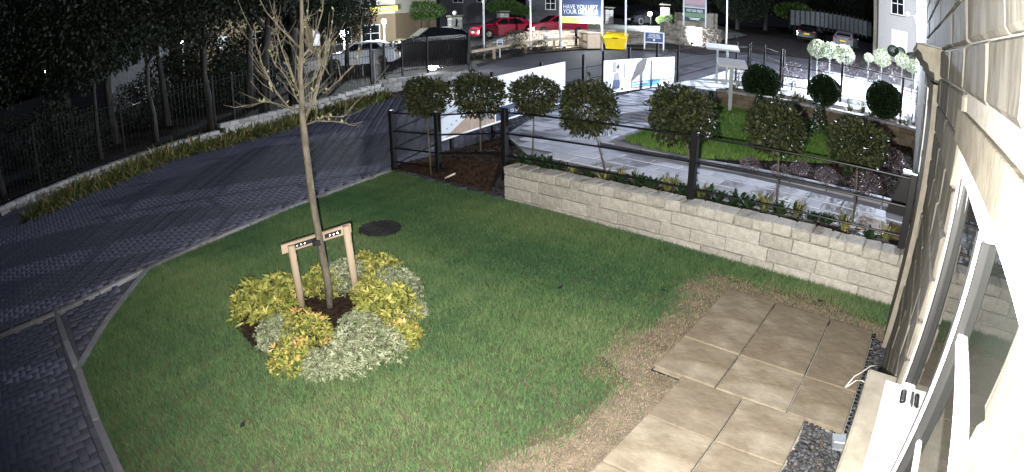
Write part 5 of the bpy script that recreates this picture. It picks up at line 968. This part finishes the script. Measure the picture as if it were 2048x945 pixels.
# fence round the car park
cf = thing('carpark_fence', 'grey panel fence round the dark car park', 'fence'); cp = [(1580, 48, 58), (1640, 52, 59), (1690, 60, 60), (1742, 72, 61)]
for (u0, v0, D0), (u1, v1, D1) in zip(cp[:-1], cp[1:]):
    for k in range(6):
        f0, f1 = k/6, (k+1)/6; a = on(u0+(u1-u0)*f0, v0+(v1-v0)*f0, D0+(D1-D0)*f0); b_ = on(u0+(u1-u0)*f1, v0+(v1-v0)*f1, D0+(D1-D0)*f1); d = b_-a
        MB().add([(a[0], a[1], a[2]-.1), (b_[0], b_[1], b_[2]-.1), (b_[0], b_[1]+.05, b_[2]-.1), (a[0], a[1]+.05, a[2]-.1), (a[0], a[1], a[2]+1.4), (b_[0]-d[0]*.04, b_[1]-d[1]*.04, b_[2]+1.4), (b_[0]-d[0]*.04, b_[1]+.05, b_[2]+1.4), (a[0], a[1]+.05, a[2]+1.4)], BOXF).build('panel', 'fence_panel', cf); MB().box((a[0], a[1]-.03, a[2]+.6), (.10, .10, 2.0)).build('post', 'black_metal', cf)
# ---- sign stands on the island and beyond
def stand(u, v, top, wtop, lb, two=False, z=.72):
    p = at(u, v, 2, z); s = np.hypot(*p[:2])/1150; h = (v-top)*s*.97; t = thing('sign_stand', lb, 'sign', (p[0], p[1], z), facing(p)+.15); w = wtop*s
    for x in ((-w*.14, w*.16) if two else (0,)): MB().bev((x, 0, h/2-.05), (.10 if not two else .07, .10 if not two else .07, h+.1), .008).build('post', 'lectern', t)
    MB().add([(-w/2, -.28, h-.04), (w/2, -.28, h-.04), (w/2, .22, h+.10), (-w/2, .22, h+.10), (-w/2, -.28, h+.02), (w/2, -.28, h+.02), (w/2, .22, h+.16), (-w/2, .22, h+.16)], BOXF).build('panel', 'white_metal', t)
stand(1459, 222, 128, 58, 'pale single-post sign stand on the island grass'); stand(1442, 165, 96, 66, 'pale two-post sign stand beyond the island by the black fence', True, 1.0)
# ---- fences, pale standards and shrubs on the lit terrace
tfc = thing('estate_fence', 'black rail fence at the back of the terrace before the brightly lit paving', 'fence'); FP = [at(1471, 165, 1, 19.0), at(1495, 160, 1, 20.5), at(1560, 168, 1, 17.4), at(1617, 170, 1, 17.6), at(1682, 182, 1, 17.5), at(1803, 205, 1, 17.0), at(1846, 214, 1, 16.8)]
for p, h in zip(FP, (1.35, 1.3, 1.35, 1.25, 1.25, 1.2, 1.2)): post(tfc, p[0], p[1], ter-.05, h, .075)
for a, b_ in zip(FP[:-1], FP[1:]):
    for h in (.18, .48, .80, 1.12): rail(tfc, (a[0], a[1], ter+h), (b_[0], b_[1], ter+h), .011)
gfc = thing('estate_fence', 'black rail fence running from the gate gap along the back of the lit terrace', 'fence'); GP = [at(1500, 135, 1, 24), at(1528, 140, 1, 23), at(1565, 165, 1, 18.5)]
for p in GP: post(gfc, p[0], p[1], max(ter, terr(p[1]))-.05, 1.3, .08)
for a, b_ in zip(GP[:-1], GP[1:]):
    for h in (.2, .5, .8, 1.12): rail(gfc, (a[0], a[1], ter+h), (b_[0], b_[1], ter+h), .011)
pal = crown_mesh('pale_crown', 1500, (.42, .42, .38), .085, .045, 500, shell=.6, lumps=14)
for k, (u, v, rp_, Y, lb) in enumerate(((1635, 98, 18, 21.5, 'brightly lit standard tree leftmost of the pale row'), (1660, 101, 16, 21.6, 'brightly lit standard tree second in the pale row'), (1688, 110, 19, 21.2, 'pale round standard tree before the grey hatchback'), (1737, 116, 9, 21, 'small pale standard tree left of the stone house corner'), (1764, 116, 17, 20.6, 'pale standard tree at the corner of the stone house'), (1805, 122, 14, 20.4, 'pale standard tree below the sash window'), (1826, 134, 14, 19.6, 'pale standard tree nearest the canopy'))):
    c = at(u, v, 1, Y); s = rp_*np.linalg.norm(c-[0, 0, H])/1130/.40; t = thing('standard_tree', lb, 'tree', (c[0], c[1], ter), k, 'pale lit standard trees on the terrace'); o = link('crown', pal, 'overlit_leaf', t); o.location = (0, 0, c[2]-ter); o.scale = (s, s, s); MB().tube([(0, 0, -.05), (0, 0, c[2]-ter)], .025, 7).build('stem', 'lectern', t)
for k, (u, v, Y, s, mm, lb) in enumerate(((1585, 150, 18.2, .9, 'green_leaf', 'flowering shrub beside the double fence posts'), (1700, 140, 18.0, .7, 'green_leaf', 'leafy shrub right of the terrace fence post'), (1828, 190, 16.5, .6, 'box_leaf', 'dark-leaved shrub by the door recess'), (1478, 150, 18.5, .55, 'silver_leaf', 'thin shrub beside the pale sign stand'), (1745, 150, 19.0, .7, 'overlit_leaf', 'overlit pale shrub in the middle of the lit paving'), (1790, 150, 18.5, .7, 'overlit_leaf', 'overlit pale shrub right of the middle fence post'), (1650, 140, 19, .6, 'overlit_leaf', 'overlit pale shrub left of the terrace fence post'))):
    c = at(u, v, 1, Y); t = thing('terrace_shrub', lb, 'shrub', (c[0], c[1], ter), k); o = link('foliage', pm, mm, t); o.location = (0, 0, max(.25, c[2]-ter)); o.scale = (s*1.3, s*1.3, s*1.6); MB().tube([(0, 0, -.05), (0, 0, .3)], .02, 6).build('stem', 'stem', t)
for k, (u, v, lb) in enumerate(((1786, 102, 'dark ball bush left under the sash window'), (1800, 106, 'dark ball bush right under the sash window'), (1822, 116, 'dark ball bush at the house door side'))):
    c = on(u, v, 40); t = thing('house_bush', lb, 'bush', (c[0], c[1], terr(c[1])), k); o = link('foliage', ball, 'box_leaf', t); o.location = (0, 0, max(.4, c[2]-terr(c[1]))); o.scale = (.8, .8, .8); MB().tube([(0, 0, 0), (0, 0, .4)], .03, 6).build('stem', 'stem', t)

# lamps of the place (each beside the fitting that is modelled above)
lamp('gate_floodlight', 'SPOT', tuple(fl+np.array([.30, -.30, .05])), 1100, (.92, .95, 1.0), .08, aim=tuple(fl+np.array([6.0, -3.0, .35])), angle=R(165), blend=.5)
lamp('hoarding_floodlight', 'POINT', tuple(np.array(spt.location)+np.array([.0, -.45, .1])), 150, (.93, .97, 1.0), .1)
lamp('wall_spotlight', 'SPOT', WSP, 2600, (.95, .97, 1.0), .05, aim=WAIM, angle=R(110), blend=.8)
wp = gr(1128, 97); t = thing('ground_spotlight', 'small ground spotlight washing the bright part of the rubble wall', 'floodlight', (wp[0], wp[1], wp[2])); MB().bev((0, 0, .10), (.16, .12, .14), .02).build('housing', 'black_metal', t); MB().tube([(0, 0, -.1), (0, 0, .06)], .02, 6).build('spike', 'black_metal', t)
lamp('rubble_spotlight', 'SPOT', (wp[0]+.1, wp[1]-.1, wp[2]+.25), 1500, (1.0, .97, .92), .05, aim=(wp[0]-1.6, wp[1]+1.6, wp[2]+.6), angle=R(140), blend=.7)
hl_ = on(1838, 46, 41); lamp('house_lamp', 'POINT', (hl_[0]-.3, hl_[1]-.6, hl_[2]), 1900, (.92, .95, 1.0), .15); t = thing('house_light', 'glaring white light in front of the grey stone house', 'wall light', tuple(hl_)); MB().ball((0, 0, 0), .22, 10, 8).build('globe', 'glow', t, True); MB().tube([(0, .05, 0), (0, .05, terr(hl_[1])-hl_[2])], .05, 8).build('post', 'white_metal', t)
lamp('far_lamp', 'POINT', tuple(on(1300, 26, np.hypot(*c3[:2])-3.4)), 2600, (.9, .97, 1.0), .15)
g = on(768, 45, 38); lamp('globe_lamp', 'POINT', (g[0], g[1]-.6, g[2]+.2), 8000, (.88, .97, 1.0), .2)
g = on(688, 70, 40); lamp('yard_lamp', 'POINT', (g[0]+.3, g[1]-.8, g[2]+.3), 700, (.9, .94, 1.0), .2)
g = on(365, 85, 42); lamp('window_glow_lamp', 'POINT', (g[0]+.3, g[1]-.5, g[2]), 60, (.9, .94, 1.0), .2)  # point light added where the far window glows
